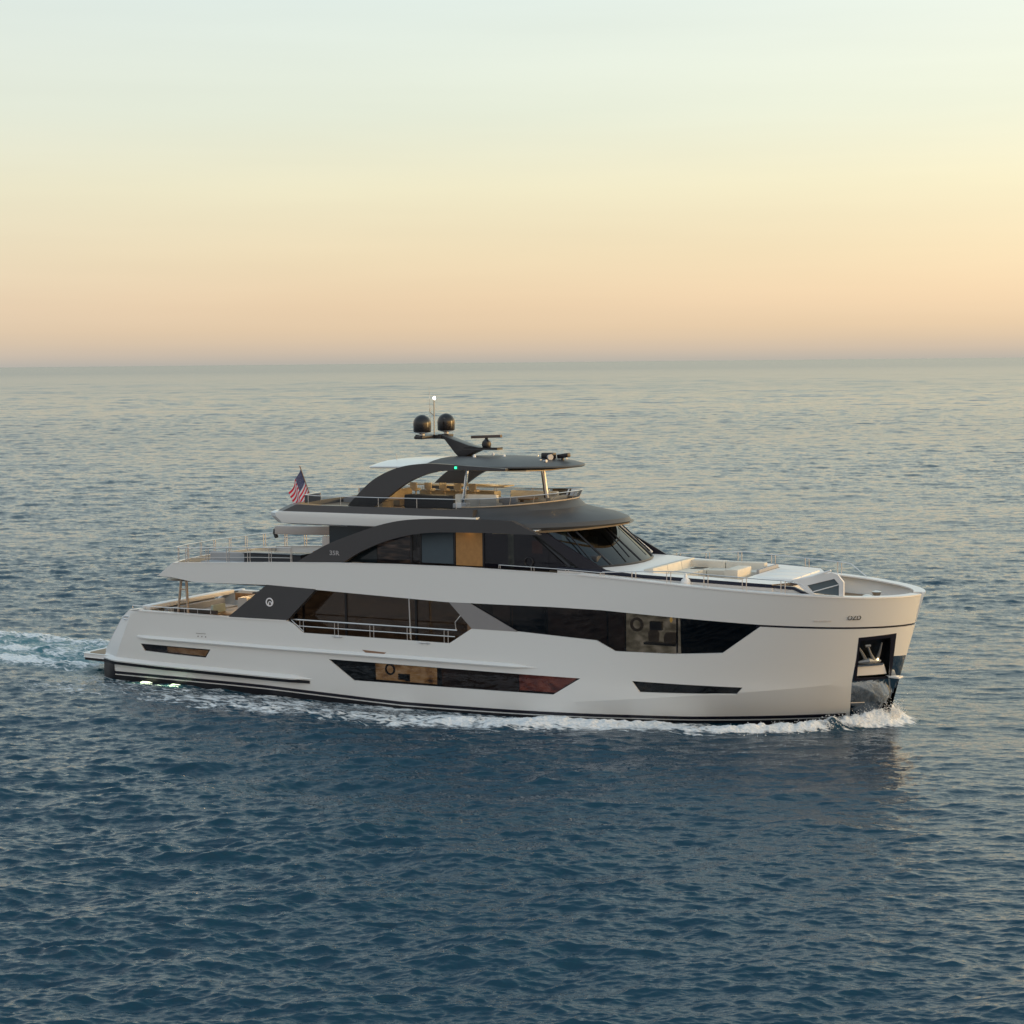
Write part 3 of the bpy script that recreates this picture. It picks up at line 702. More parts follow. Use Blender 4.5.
# dark eyebrow deck head between arch and glazing
MB().box((16.8, -3.25, 6.905), (8.6, .5, .05)).build('side_soffit', BLACK, Y)
MB().prism_z([(9.8, -3.3), (21, -3.4), (21, 3.4), (9.8, 3.3)], 6.93, 7.0).build('fly_deck_head', WHITE2, Y)
# fly deck slab (white aft part)
def slab_ring(z, inset, s0, s1, W, aftr=.9, cham=0):
    pts = []
    for k in range(9):
        a = PI / 2 * k / 8; pts.append((s0 + inset + aftr * (1 - math.sin(a)) * 1, -(W - inset) + aftr * (1 - math.cos(a)), z))
    pts = pts[::-1]  # start at aft centre side ... to side
    pts.append((s1, -(W - inset), z))
    return pts + [(x, -y, zz) for x, y, zz in pts[::-1]]
def fly_ring(z, s0, W, s1):
    pts = [(s0, 0, z), (s0, -W * .5, z), (s0 + .04, -W * .8, z), (s0 + .2, -W * .93, z), (s0 + .6, -W, z), (s1, -W, z)]
    return pts + [(x, -y, zz) for x, y, zz in pts[::-1][:-1]]
shell('fly_deck', [fly_ring(6.90, 9.2, 3.46, 18.5), fly_ring(6.96, 8.75, 3.56, 18.5), fly_ring(7.22, 8.46, 3.6, 18.5), fly_ring(7.36, 8.42, 3.6, 18.5), fly_ring(7.44, 8.6, 3.58, 18.5)], WHITE, smooth=20)
shell('fly_coaming', [fly_ring(7.44, 8.72, 3.50, 18.3), fly_ring(7.72, 9.35, 3.44, 18.3), fly_ring(7.725, 9.55, 3.30, 18.2), fly_ring(7.5, 9.6, 3.26, 18.2)], GRAPH, smooth=20)
MB().prism_z([(9.5, -3.25), (18.2, -3.25), (18.2, 3.25), (9.5, 3.25)], 7.45, 7.53).build('fly_deck_floor', TEAK, Y)
# brow roof
def ell(sa, sf, W, z0, z1, p=2.3, q=1.9, n=26):
    pts = []
    for k in range(n + 1):
        a = PI / 2 * k / n; u = math.sin(a) ** (2 / p); y = W * max(0, math.cos(a)) ** (2 / q)
        s = sa + (sf - sa) * u; pts.append((s, -y, z0 + (z1 - z0) * u ** 1.5))
    return pts + [(x, -y, z) for x, y, z in pts[::-1][1:]]
br = [ell(17.2, 22.8, 3.15, 6.86, 7.00), ell(17.2, 23.25, 3.58, 6.86, 7.06), ell(17.2, 23.36, 3.63, 7.00, 7.15), ell(17.2, 23.25, 3.58, 7.18, 7.30),
      ell(17.2, 22.75, 3.44, 7.34, 7.46), ell(17.2, 21.8, 3.28, 7.48, 7.60), ell(17.2, 21.3, 3.2, 7.62, 7.70), ell(17.2, 21.02, 3.14, 7.76, 7.96), ell(17.2, 20.92, 3.08, 7.76, 8.0), ell(17.2, 20.8, 3.02, 7.74, 7.98), ell(17.2, 20.7, 2.98, 7.5, 7.5)]
shell('brow_roof', br, GRAPH_TOP, smooth=28)
def strip_ell(name, a, b, m, parent=Y):
    mb = MB(); n = len(a); mb.add(list(a) + list(b), [(i, i + 1, i + 1 + n, i + n) for i in range(n - 1)]); return mb.build(name, m, parent, smooth=60)
strip_ell('brow_soffit_lit_line', ell(19.2, 23.26, 3.54, 6.835, 7.035), ell(19.2, 23.375, 3.645, 6.94, 7.11), SOFFIT)  # soffit edge strip, its tan colour standing in for a lit reflection
# fly deck wind screen
a_ = ell(17.6, 20.95, 3.10, 7.80, 8.00); b_ = ell(17.6, 21.10, 3.18, 8.12, 8.32)
ws = strip_ell('fly_windscreen', a_, b_, SMOKE)
MB().tube(b_, .02, 6, True).build('screen_rail', STEEL, ws)
MB().tube(a_, .025, 6, True).build('screen_base_rail', mat('tan_trim', (.5, .42, .32), .4), ws)
mb = MB()
for k in (3, 9, 14, 19, 26, 33, 38, 43, 49): mb.tube([a_[k], b_[k]], .015, 5)
mb.build('screen_stanchion', STEEL, ws)
# windshield
def wsr(sc_, sf, W, z, p=2.4, q=2.6, n=20): return ell(sc_, sf, W, z, z, p, q, n)
wb = ell(22.3, 24.0, 3.02, 5.62, 5.60, 2.0, 2.0, 20); wt = ell(20.5, 22.3, 2.95, 6.98, 7.02, 2.0, 2.0, 20)
wsh = strip_ell('windshield', wb, wt, SHIELD, Y); wsh['label'] = 'raked wraparound windshield of the wheelhouse'
mb = MB()
for k in (0, 1): mb.tube([wb[0 if k == 0 else -1], wt[0 if k == 0 else -1]], .09, 6)
mb.tube([wb[11], wt[11]], .05, 6); mb.tube([wb[29], wt[29]], .05, 6); mb.tube([wb[20], wt[20]], .045, 6)
mb.build('windshield_pillar', BLACK, wsh)
mb = MB(); mb.tube([(x + .02, y * 1.003, z) for x, y, z in wb], .045, 6); mb.build('windshield_gasket', BLACK, wsh)
mb = MB()
for sg in (-1, 1): mb.prism_y([(20.75, 6.92), (21.25, 6.92), (23.8, 5.57), (25.2, 5.40), (25.2, 5.34), (22.95, 5.44)], sg * 3.0, sg * 3.12)
mb.build('a_pillar', BOOT, Y)
for k0_, k1_ in ((6, 8), (16, 18), (27, 29)):
    a = Vector(wb[k0_]); b = Vector(wt[k1_]); o_ = Vector((.12, 0, .08))
    MB().tube([a.lerp(b, .12) + o_, a.lerp(b, .85) + o_], .028, 5).build('wiper', BLACK, wsh)
mb = MB(); mb.tube([Vector(wb[34]) + Vector((.2, .05, .05)), Vector(wt[33]) + Vector((.2, .05, -.02))], .05, 6); mb.build('white_wiper_arm', WHITE2, wsh)
# wheelhouse inside
mb = MB(); mb.box((22.6, 0, 5.85), (1.1, 4.8, .3), bev=.05); mb.build('dashboard', CHAR, Y)
mb = MB()
for y in (-1.3, 0, 1.3): mb.box((21.1, y, 6.0), (.5, .6, .7), bev=.06); mb.box((20.9, y, 6.5), (.2, .55, .6), bev=.06)
mb.build('helm_chairs', CREAM, Y)
MB().box((19.6, 0, 6.2), (.1, 5.8, 1.5)).build('wheelhouse_back_wall', room('wheelhouse_back', [(.3, (.01, .012, .012)), (.55, (.05, .07, .06)), (.75, (.16, .18, .13)), (.9, (.4, .32, .2))], .6), Y)

# ------------------------------------------------------------------ foredeck coach, lounge, sun pad
def cy(s): return min(3.12, hy(s, 5) - .72)
SS = [21.8, 23, 24, 25, 26, 27, 28, 29, 29.8, 30.4]
sb = [(s, -cy(s)) for s in SS]; nose = [(30.85, -1.9), (31.05, -.9), (31.1, 0), (31.05, .9), (30.85, 1.9)]
cpoly = sb + nose + [(s, -y) for s, y in sb[::-1]]
WELL = [(25.1, -2.35), (29.0, -2.35), (29.0, 2.1), (25.1, 2.1)]
def ctop(s): return lerpc(s, [(22, 5.60), (23.8, 5.56), (25.2, 5.46), (27.6, 5.40), (31.4, 5.26), (32, 5.2)])
v, f = tri_region(resample(cpoly, .4), [resample(WELL, .4)], .5)
mb = MB(); mb.add([(x, y, ctop(x) + .02 * (1 - (y / 3.1) ** 2)) for x, y in v], f); mb.build('coach_roof', WHITE2, Y, smooth=50)
mb = MB(); P = resample(cpoly, .4)
n = len(P)
def belt(a, b, o=0):
    m_ = MB(); 
    vs = []
    for x, y in P:
        d = Vector((0, y, 0)).normalized() if x < 30.5 else Vector((1, y * .5, 0)).normalized()
        vs.append((x + d.x * o, y + d.y * o, ctop(x) + a))
    for x, y in P:
        d = Vector((0, y, 0)).normalized() if x < 30.5 else Vector((1, y * .5, 0)).normalized()
        vs.append((x + d.x * o, y + d.y * o, ctop(x) + b))
    m_.add(vs, [(i, (i + 1) % n, (i + 1) % n + n, i + n) for i in range(n)]); return m_
belt(0, -.95).build('coach_side', WHITE2, Y)
belt(.012, -.12, .012).build('navy_belt', NAVY, Y)
# lounge well
mb = MB()
x0, x1, y0, y1 = 25.1, 29.0, -2.35, 2.1; zt = 5.44; zb = 4.72
mb.add([(x0, y0, zb), (x1, y0, zb), (x1, y1, zb), (x0, y1, zb)], [(0, 1, 2, 3)])
mb.build('lounge_floor', TEAK, Y)
mb = MB()
vs = [(x, y, ctop(x)) for x, y in ((x0, y0), (x1, y0), (x1, y1), (x0, y1))] + [(x, y, zb) for x, y in ((x0, y0), (x1, y0), (x1, y1), (x0, y1))]
mb.add(vs, [(0, 1, 5, 4), (1, 2, 6, 5), (2, 3, 7, 6), (3, 0, 4, 7)]); mb.build('lounge_wall', WHITE2, Y)
mb = MB()
def crow(mb, c, d, n, axis, ry=0, bev=.05):
    for i in range(n):
        q = list(c); e = list(d); e[axis] = d[axis] / n - .025; q[axis] = c[axis] + (i - (n - 1) / 2) * d[axis] / n
        mb.box(q, e, bev=bev, ry=ry)
crow(mb, (25.25, -.1, 5.38), (.42, 4.3, .42), 3, 1, ry=-.15); crow(mb, (26.9, 1.75, 5.38), (3.3, .36, .36), 2, 0)
mb.box((28.35, -.9, 5.40), (.55, 1.5, .46), bev=.04)
mb.build('lounge_backrest', CREAM, Y, smooth=40)
mb = MB()
crow(mb, (25.85, -.1, 5.1), (.85, 4.3, .38), 5, 1); crow(mb, (27.2, 1.2, 5.1), (3.2, .8, .38), 4, 0)
mb.build('lounge_seat', CREAM, Y, smooth=40)
mb = MB(); crow(mb, (29.9, 0.2, 5.28), (1.6, 3.3, .16), 3, 1); mb.build('sun_pad', WHITE2, Y, smooth=40)
mb = MB(); mb.box((28.9, .9, 5.38), (.12, 2.2, .24), bev=.02); mb.build('lounge_screen', GREYUP, Y)
# white horn / vent pedestal on the coach side, cleats on the side deck
mb = MB(); mb.lathe((27.15, -3.2, 4.95), [(.20, 0), (.21, .30), (.16, .42), (.06, .50), (.05, .62), (.02, .66)], 12); mb.build('deck_light', WHITE2, Y)
mb = MB()
for s in (24.6, 27.9): mb.box((s, -3.35, 4.80), (.8, .28, .26), bev=.03)
mb.build('side_deck_step', mat('teak_step', (.22, .12, .08), .5), Y)
# bow boarding frame: white angular frame holding glass
mb = MB()
fr = [(30.95, 5.30), (31.5, 5.50), (32.62, 5.88), (33.02, 5.62), (33.10, 5.10)]
Yf = -2.72
mb.tube([(s, Yf, z) for s, z in [(30.95, 5.42), (31.85, 5.63), (32.58, 5.90)]], .045, 6)
for s, z in ((31.3, 5.53), (31.65, 5.61), (32.0, 5.70)): mb.tube([(s, Yf, z), (s + .1, Yf, z - .12)], .02, 5)
mb.prism_y([(31.22, 5.46), (32.62, 5.82), (32.84, 5.76), (33.06, 5.50), (33.06, 5.0), (32.91, 5.0), (32.91, 5.42), (32.73, 5.62), (31.70, 5.33), (31.96, 5.05), (31.78, 5.0)], Yf - .07, Yf + .07)
bf = mb.build('bow_frame', WHITE2, Y, bevel=.01, label='white angular frame with glass beside the foredeck')
MB().prism_y([(31.70, 5.33), (32.73, 5.62), (32.91, 5.42), (32.91, 5.0), (31.96, 5.05)], Yf - .01, Yf + .01).build('pane', mat('pane_grey', (.10, .13, .15), .12), bf)
MB().tube([(31.93, Yf - .03, 5.10), (32.88, Yf - .03, 5.40)], .022, 6).build('pane_bar', WHITE2, bf)
for sg in (-1,):
    MB().prism_y([(29.6, 4.4), (29.6, 5.29), (31.2, 5.24), (31.85, 4.98), (31.9, 4.4)], sg * 2.72, sg * 2.80).build('coach_wing', WHITE2, Y)
    MB().prism_y([(29.6, 5.20), (29.6, 5.30), (31.22, 5.25), (31.9, 4.98), (31.88, 4.88), (31.2, 5.14)], sg * 2.70, sg * 2.83).build('navy_wing_stripe', NAVY, Y)
# windlass and bow well
mb = MB()
mb.lathe((33.3, -.6, 4.36), [(.2, 0), (.2, .2), (.13, .28), (.18, .42), (.05, .46)], 14); mb.lathe((33.3, .6, 4.36), [(.2, 0), (.2, .2), (.13, .28), (.18, .42), (.05, .46)], 14)
mb.build('windlass', STEEL, Y)
MB().box((32.6, 0, 4.42), (.9, 1.2, .1), bev=.02).build('deck_hatch', WOOD, Y)

# ------------------------------------------------------------------ rails
def rim_pts(S, z=None, ins=.12): return [(s, -(hy(s, 5) - ins), lerpc(s, BAND_TOP) + .04) for s in S]
def mir(P): return [(x, -y, z) for x, y, z in P]
A = rim_pts([19.6, 21, 22.5, 24])
rail('bulwark_rail', A, .14, 4, mids=(), r=.014)
Bp = rim_pts([24 + .5 * k for k in range(15)])
mb = MB(); H = lambda s: .16 + .32 * min(1, (s - 24) / 3)
mb.tube([(x, y, z + H(x)) for x, y, z in Bp] + [(31.6, -(hy(31.6, 5) - .12), 5.42), (32.1, -(hy(32.1, 5) - .12), 5.05)], .02, 6)
for s in (24.0, 25.3, 26.7, 28.15, 29.6, 31.0):
    for d in (-.08, .08): mb.tube([(s + d, -(hy(s, 5) - .12), lerpc(s, BAND_TOP)), (s + d, -(hy(s, 5) - .12), lerpc(s, BAND_TOP) + .04 + H(s))], .017, 6)
mb.build('foredeck_rail', STEEL, Y)
mb = MB()
mb.tube([(x, -y, z + H(x)) for x, y, z in Bp] + [(31.5, hy(31.5, 5) - .12, 5.48), (32.2, hy(32.2, 5) - .12, 5.02)], .02, 6)
for s in (24.0, 25.3, 26.7, 28.15, 29.6, 31.0):
    for d in (-.08, .08): mb.tube([(s + d, (hy(s, 5) - .12), lerpc(s, BAND_TOP)), (s + d, (hy(s, 5) - .12), lerpc(s, BAND_TOP) + .04 + H(s))], .017, 6)
mb.build('foredeck_rail', STEEL, Y)
# aft upper deck rail around the stern
base = [(9.9, -3.72, 5.32), (8, -3.72, 5.27), (6, -3.72, 5.18), (4.3, -3.7, 5.1), (3.75, -3.45, 5.1), (3.4, -2.4, 5.08), (3.25, -1, 5.08), (3.2, 0, 5.08)]
full_r = base + [(x, -y, z) for x, y, z in base[::-1][1:]]
rail('aft_deck_rail', full_r, .62, 19, r=.022, mids=(.33, .66))
# fly deck aft rail (glass panels) starboard and port
for sg in (-1, 1):
    P = [(9.9, sg * 1.5, 7.72), (10.1, sg * 3.0, 7.72), (10.9, sg * 3.36, 7.72), (14, sg * 3.36, 7.72), (17.5, sg * 3.36, 7.74)]
    r_ = rail('fly_deck_rail', P, .38, 6, r=.018, mids=(), double=.1 if sg > 0 else 0)
    mb = MB(); mb.loft([[(x, y, z + .04), (x, y, z + .35)] for x, y, z in P], False, False); mb.build('rail_glass', SMOKE, r_)
# sloping grey tender cover aft on the fly deck
mb = MB(); mb.loft([[(9.7, .6, 7.5), (9.7, 3.1, 7.5), (9.7, 3.1, 7.70), (9.7, .6, 7.70)], [(11.6, .6, 7.5), (11.6, 3.1, 7.5), (11.6, 3.1, 8.0), (11.6, .6, 8.0)]], True, True)
mb.build('fly_aft_cover', GREYUP, Y)

# ------------------------------------------------------------------ hardtop
def htr(z, ins, crown=0, s0=11.9, s1=21.35):
    pts = []; n = 40
    for k in range(n + 1):
        u = k / n; uu = .5 - .5 * math.cos(PI * u); s = s0 + ins + (s1 - s0 - 2 * ins) * uu
        # half width: blunt aft, widest at 16, rounded front
        wa = 1.55 + 1.5 * min(1, max(0, (s - 12)) / 4.5) ** .8
        fr_ = max(0, (s - 16.0) / (s1 - ins - 16.0)); wf = max(0, 1 - fr_ ** 2.6) ** (1 / 1.9)
        ba = max(0, 1 - max(0, (12.9 - s) / (12.9 - s0 - ins)) ** 2.5) ** .5 if s < 12.9 else 1
        W = max(.0, (wa - ins) * wf * ba)
        zz = z + .10 * (1 - ((s - 17) / 5.5) ** 2) + crown * 0 + .012 * (s - 16)
        pts.append((s, -W, zz))
    return pts + [(x, -y, q) for x, y, q in pts[::-1][1:-1]]
HT = [htr(9.20, .30), htr(9.18, .05), htr(9.22, 0), htr(9.27, .03), htr(9.36, .4), htr(9.46, 1.0), htr(9.52, 1.6), htr(9.55, 2.3)]
def clip_shell(name, m, lo, hi, rings, dz=0):
    rr = [[(min(max(x, lo), hi), y, z) for x, y, z in r] for r in rings]
    return MB().loft(rr, True, True).build(name, m, Y, smooth=28)
def cut(rings, lo, hi):
    out_ = []
    for r in rings:
        n = len(r) // 2 + 1
        a = r[:n]
        def at_(s):
            for p, q in zip(a, a[1:]):
                if p[0] <= s <= q[0]:
                    t = (s - p[0]) / max(1e-6, q[0] - p[0]); return tuple(p[i] + (q[i] - p[i]) * t for i in range(3))
            return a[0] if s < a[0][0] else a[-1]
        pts = [at_(lo + (hi - lo) * (.5 - .5 * math.cos(PI * k / 30))) for k in range(31)]
        out_.append(pts + [(x, -y, z) for x, y, z in pts[::-1]])
    return out_
shell('hardtop', cut(HT, 15.6, 21.4), GRAPH_TOP, smooth=28)
shell('hardtop_aft', cut(HT, 11.85, 15.6), WHITE, smooth=28)
MB().prism_z([(15.7, -2.6), (20.0, -2.2), (20.6, -1.2), (20.6, 1.2), (20.0, 2.2), (15.7, 2.6)], 9.195, 9.24).build('hardtop_lining', SOFFIT, Y)
HO = smooth_curve([(12.28, 7.68), (12.66, 8.06), (13.42, 8.72), (14.17, 9.12), (14.91, 9.36), (15.63, 9.47), (16.5, 9.5), (18.2, 9.42), (19.6, 9.36)], 5)
HI = smooth_curve([(19.6, 9.28), (18.5, 9.27), (17.35, 9.25), (16.49, 9.17), (15.76, 8.98), (15.04, 8.66), (14.3, 8.17), (13.59, 7.71)], 5)
ribbon(HO, HI, 3.16, 2.94, 'hardtop_arch', GRAPH)
nav = MB(); nav.box((17.4, -3.19, 9.36), (.09, .04, .09), bev=.01); nav.build('starboard_navigation_light', LAMPG, Y)
mb = MB()
for sg in (-1,):
    mb.tube([(17.60, sg * 2.62, 9.22), (17.42, sg * 2.62, 7.95)], .07, 8)
mb.build('hardtop_pillar', CHROME, Y)
mb = MB()
for sg in (-1,): mb.box((17.35, sg * 2.62, 7.72), (.62, .45, .42), bev=.06)
mb.build('pillar_base', WHITE2, Y)
mb = MB()
for y in (.0,): mb.tube([(19.66, y, 9.3), (19.84, y, 8.0)], .075, 8)
mb.build('forward_pillar', mat('satin_white_metal', (.7, .7, .7), .4, metal=.3), Y)
MB().tube([(19.60, .02, 9.3), (19.78, .02, 8.0)], .075, 8).build('pillar_backing', BLACK, Y)

# mast with radomes
mb = MB()
mb.loft([[(a, -w_, z0), (b, -w_, z1), (b, w_, z1), (a, w_, z0)] for a, b, z0, z1, w_ in
         ((14.86, 14.98, 10.50, 10.36, .28), (15.0, 15.25, 10.55, 10.34, .28), (16.4, 15.75, 10.10, 9.78, .30), (17.0, 16.0, 9.98, 9.55, .30))], True, True)
mb.prism_z([(13.9, -.35), (15.1, -.35), (15.1, .35), (13.9, .35)], 10.36, 10.52)
mb.box((14.60, 0, 10.44), (.42, 2.6, .14), bev=.04)
mb.prism_z([(16.2, -.34), (17.7, -.25), (17.7, .25), (16.2, .34)], 9.92, 10.02)
mast = mb.build('radar_mast', mat('mast_dark', (.02, .02, .024), .35), Y, bevel=.01)
def radome(y):
    c = (14.62, y, 10.56)
    MB().lathe(c, [(.05, -.05), (.11, -.04), (.10, .03), (.28, .07), (.345, .10)], 20).build('radome_base', SILVER, mast)
    prof = [(.345, .10), (.365, .14), (.372, .45)] + [(.372 * math.cos(a), .45 + .37 * math.sin(a)) for a in [PI / 2 * k / 8 for k in range(1, 8)]] + [(.01, .822)]
    MB().lathe(c, prof, 32).build('radome', RADOME, mast, smooth=60)
radome(-1.0); radome(1.0)
mb = MB(); mb.tube([(14.61, 0, 10.5), (14.62, 0, 12.0)], .024, 8); mb.tube([(14.62, 0, 11.3), (14.42, 0, 11.45), (14.42, 0, 11.6)], .018, 6); mb.tube([(14.45, 0, 10.5), (14.42, -.05, 12.5)], .006, 5)
mb.build('light_pole', mat('pole_beige', (.42, .36, .28), .5), mast)
MB().lathe((14.64, 0, 12.02), [(.02, -.05), (.05, -.03), (.05, .05), (.02, .08)], 10).build('masthead_light', LAMPW, mast)
mb = MB(); mb.lathe((17.08, 0, 9.98), [(.12, 0), (.18, .06), (.20, .16), (.17, .28), (.08, .36), (.05, .45)], 16); mb.build('radar_pedestal', BLACK, mast)
MB().box((17.08, 0, 10.46), (1.75, .13, .12), rz=math.radians(-18), ry=math.radians(-2.5), bev=.02).build('radar_bar', mat('radar_bar_brown', (.10, .07, .06), .4), mast)
for x, y, h in ((17.0, -.9, .32), (18.0, -.2, .3), (16.9, .9, .3)):
    mb = MB(); mb.lathe((x, y, 9.42), [(.05, 0), (.04, h * .6), (.07, h * .75), (.05, h), (.01, h + .03)], 10); mb.build('gps_antenna', WHITE2, Y)
mb = MB(); mb.tube([(13.4, -1.0, 9.4), (13.35, -1.0, 9.75)], .012, 5); mb.tube([(19.3, .3, 9.4), (19.3, .3, 9.72)], .012, 5); mb.tube([(20.3, .9, 9.4), (20.3, .9, 9.66)], .012, 5); mb.build('whip_antenna', STEEL, Y)
# searchlight and cameras on the hardtop front
mb = MB(); mb.box((20.0, -.15, 9.72), (.55, .34, .26), bev=.06); mb.box((20.55, .1, 9.72), (.5, .3, .18), bev=.05, ry=-.15); mb.lathe((20.05, -.15, 9.42), [(.08, 0), (.06, .2)], 10)
mb.lathe((20.5, .1, 9.42), [(.08, 0), (.06, .2)], 10)
sl = mb.build('searchlight', BLACK, Y)
mb = MB(); mb.tube([(20.10, -.32, 9.68), (20.22, -.42, 9.68)], [.10, .12], 16); mb.build('lamp_housing', SILVER, sl)
mb = MB()
for x, y in ((19.75, -.75), (20.05, -.85), (19.0, -.6), (18.8, -.1)): mb.tube([(x, y, 9.42), (x, y, 9.52), (x + .25, y - .1, 9.56)], [.03, .03, .06], 8)
mb.build('horn', SILVER, Y)

# ------------------------------------------------------------------ fly deck furniture
mb = MB(); mb.box((15.6, -1.9, 7.85), (2.3, .7, .62), bev=.04); mb.build('fly_bar', CHAR, Y, label='dark bar block under the arch')
mb = MB(); mb.box((15.3, .9, 7.85), (3.6, .6, .62), bev=.04); mb.build('fly_bar_cabinet', mat('lit_wood', (.42, .36, .25), .5, var=.2, vscale=3), Y)
MB().box((15.5, .6, 8.40), (4.6, .9, .05), bev=.01).build('fly_counter', mat('pale_stone', (.55, .47, .33), .4), Y)
mb = MB()
for x in (13.9, 14.6, 15.3, 16.0, 16.7): mb.lathe((x, -.35, 7.55), [(.16, 0), (.03, .03), (.03, .62), (.2, .66), (.2, .74)], 10); mb.box((x, -.55, 8.42), (.34, .05, .26), bev=.02)
mb.build('bar_stools', TAN, Y)
def sofa(c, d, rz, m=CREAM, name='fly_sofa', back=.5):
    mb = MB(); R_ = Matrix.Rotation(rz, 3, 'Z'); c = Vector(c)
    mb.box(c + Vector((0, 0, .16)), (d[0], d[1], .34), rz=rz, bev=.06)
    mb.box(c + R_ @ Vector((0, d[1] / 2 - .12, .30 + back / 2 - .05)), (d[0], .24, back), rz=rz, bev=.07)
    return mb.build(name, m, Y, smooth=40)
def cushion_row(mb, c, d, n, axis, rz=0, bev=.05, ry=0):
    for i in range(n):
        q = list(c); e = list(d); e[axis] = d[axis] / n - .03; q[axis] = c[axis] + (i - (n - 1) / 2) * d[axis] / n
        mb.box(q, e, bev=bev, ry=ry)
sofa((17.9, -2.1, 7.6), (1.9, .8, .4), PI, back=.42)
sofa((18.4, 1.4, 7.56), (2.2, .9, .4), 0, back=.34)
sofa((19.6, .9, 7.56), (1.6, .7, .4), -PI / 2, back=.22)
sofa((19.0, -1.6, 7.58), (.9, .8, .4), PI, m=GREYUP, back=.32)
mb = MB(); mb.box((18.9, -.4, 7.98), (1.1, .8, .06), bev=.015); mb.box((18.9, -.4, 7.75), (.12, .12, .45)); mb.build('fly_table', WOOD, Y)
mb = MB(); mb.box((12.7, -1.6, 7.75), (1.2, .9, .42), bev=.06); mb.box((12.7, -.2, 7.75), (1.2, .9, .42), bev=.06); mb.box((13.3, -.9, 8.05), (.22, 2.2, .45), bev=.06); mb.build('fly_daybed', TAN, Y)

# ------------------------------------------------------------------ upper aft deck furniture
mb = MB(); mb.box((5.4, -2.2, 4.85), (2.0, .9, .42), bev=.06); mb.box((5.4, -1.85, 5.2), (2.0, .22, .45), bev=.06); mb.build('aft_sofa', GREYUP, Y)
mb = MB(); mb.box((8.2, -2.3, 5.10), (2.9, .8, .80), bev=.03); mb.build('outdoor_kitchen', CHAR, Y)
MB().box((8.2, -2.3, 5.52), (3.0, .86, .05), bev=.01).build('kitchen_top', mat('navy_top', (.03, .045, .07), .25), Y)
mb = MB(); mb.box((9.4, .3, 5.72), (1.0, .5, .66), bev=.05); mb.build('ice_maker', WHITE2, Y)
mb = MB(); mb.box((10.3, 1.2, 5.30), (1.5, 1.0, .05), bev=.01); mb.box((10.3, 1.2, 4.95), (.14, .14, .6)); mb.build('aft_table', WOOD, Y)
# deck crane boom
mb = MB(); mb.loft([[(x, .2 + y, z + .02 * (x - 6)) for y, z in ((-.18, 6.05), (.18, 6.05), (.18, 6.42), (-.18, 6.42))] for x in (6.45, 11.8)], True, True)
cr = mb.build('awning_boom', mat('boom_beige', (.50, .46, .44), .5), Y, bevel=.04)
mb = MB(); mb.tube([(6.38, .2, 6.28), (6.34, .2, 6.1), (6.44, .2, 5.9)], .09, 8); mb.build('boom_end', CHAR, cr)

# ------------------------------------------------------------------ underwater lights (lit lamps)
for s in (2.3, 3.9):
    mb = MB(); mb.loft([[(s + a, -3.93 - o_, -.17 + dz) for a, dz in ((-.34 * k, -.03), (-.15 * k, .03 * k), (.19 * k, .03 * k), (.38 * k, 0), (.15 * k, -.04 * k), (-.15 * k, -.05 * k))] for k, o_ in ((1, 0), (.8, .06), (.1, .09))], True, True)
    mb.build('underwater_light', LAMPU, Y)
def lamp(name, loc, e, col, size=.2):
    l = bpy.data.lights.new(name, 'POINT'); l.energy = e; l.color = col; l.shadow_soft_size = size
    o = bpy.data.objects.new(name, l); COL.objects.link(o); o.location = loc; o.parent = Y
for sx_0 in (2.3, 3.9):  # unseen spots added above the water to imitate the underwater lights' glow
    l_ = bpy.data.lights.new('overwater_glow_spot', 'SPOT'); l_.energy = 90; l_.color = (.80, 1, .55); l_.spot_size = math.radians(95); l_.spot_blend = 1; l_.shadow_soft_size = .15
    o_l = bpy.data.objects.new('overwater_glow_spot', l_); COL.objects.link(o_l); o_l.location = (sx_0, -4.25, .55); o_l.rotation_euler = (math.radians(-12), 0, 0); o_l.parent = Y
lamp('cockpit_lamp', (3.4, 1.5, 4.1), 26, (1, .66, .34)); lamp('cockpit_lamp', (6.6, -1.6, 4.15), 25, (1, .62, .28))
lamp('fly_lamp', (15.2, -.6, 9.1), 22, (1, .74, .40)); lamp('fly_lamp', (16.8, 1.2, 9.1), 16, (1, .74, .40)); lamp('fly_lamp', (19.0, 0, 9.15), 14, (1, .80, .55))
lamp('door_lamp', (17.9, -3.3, 6.8), 1.2, (1, .6, .2), .1); lamp('deck_lamp', (10.8, -.5, 6.7), 10, (1, .6, .3))

# ------------------------------------------------------------------ loose things on board
fl = empty('ensign', (9.28, -1.0, 7.30))
tag(fl, 'american flag with red and white stripes flying at the aft end of the fly deck', 'flag')
d_ = Vector((-.40, 0, 1)).normalized()
MB().tube([(0, 0, 0), d_ * 2.0], .022, 8).build('flag_staff', mat('varnished_staff', (.2, .12, .07), .3), fl)
m = bpy.data.materials.new('flag_cloth'); m.use_nodes = True; t = m.node_tree; p = t.nodes['Principled BSDF']; p.inputs['Roughness'].default_value = .8
uv = N(t, 'ShaderNodeUVMap'); uv.uv_map = 'UVMap'; sp = N(t, 'ShaderNodeSeparateXYZ'); t.links.new(uv.outputs[0], sp.inputs[0])
m1 = N(t, 'ShaderNodeMath', operation='MULTIPLY'); t.links.new(sp.outputs[1], m1.inputs[0]); m1.inputs[1].default_value = 6.5
m2 = N(t, 'ShaderNodeMath', operation='FRACT'); t.links.new(m1.outputs[0], m2.inputs[0])
m3 = N(t, 'ShaderNodeMath', operation='LESS_THAN'); t.links.new(m2.outputs[0], m3.inputs[0]); m3.inputs[1].default_value = .5
mxs = N(t, 'ShaderNodeMix', data_type='RGBA'); t.links.new(m3.outputs[0], mxs.inputs['Factor'])
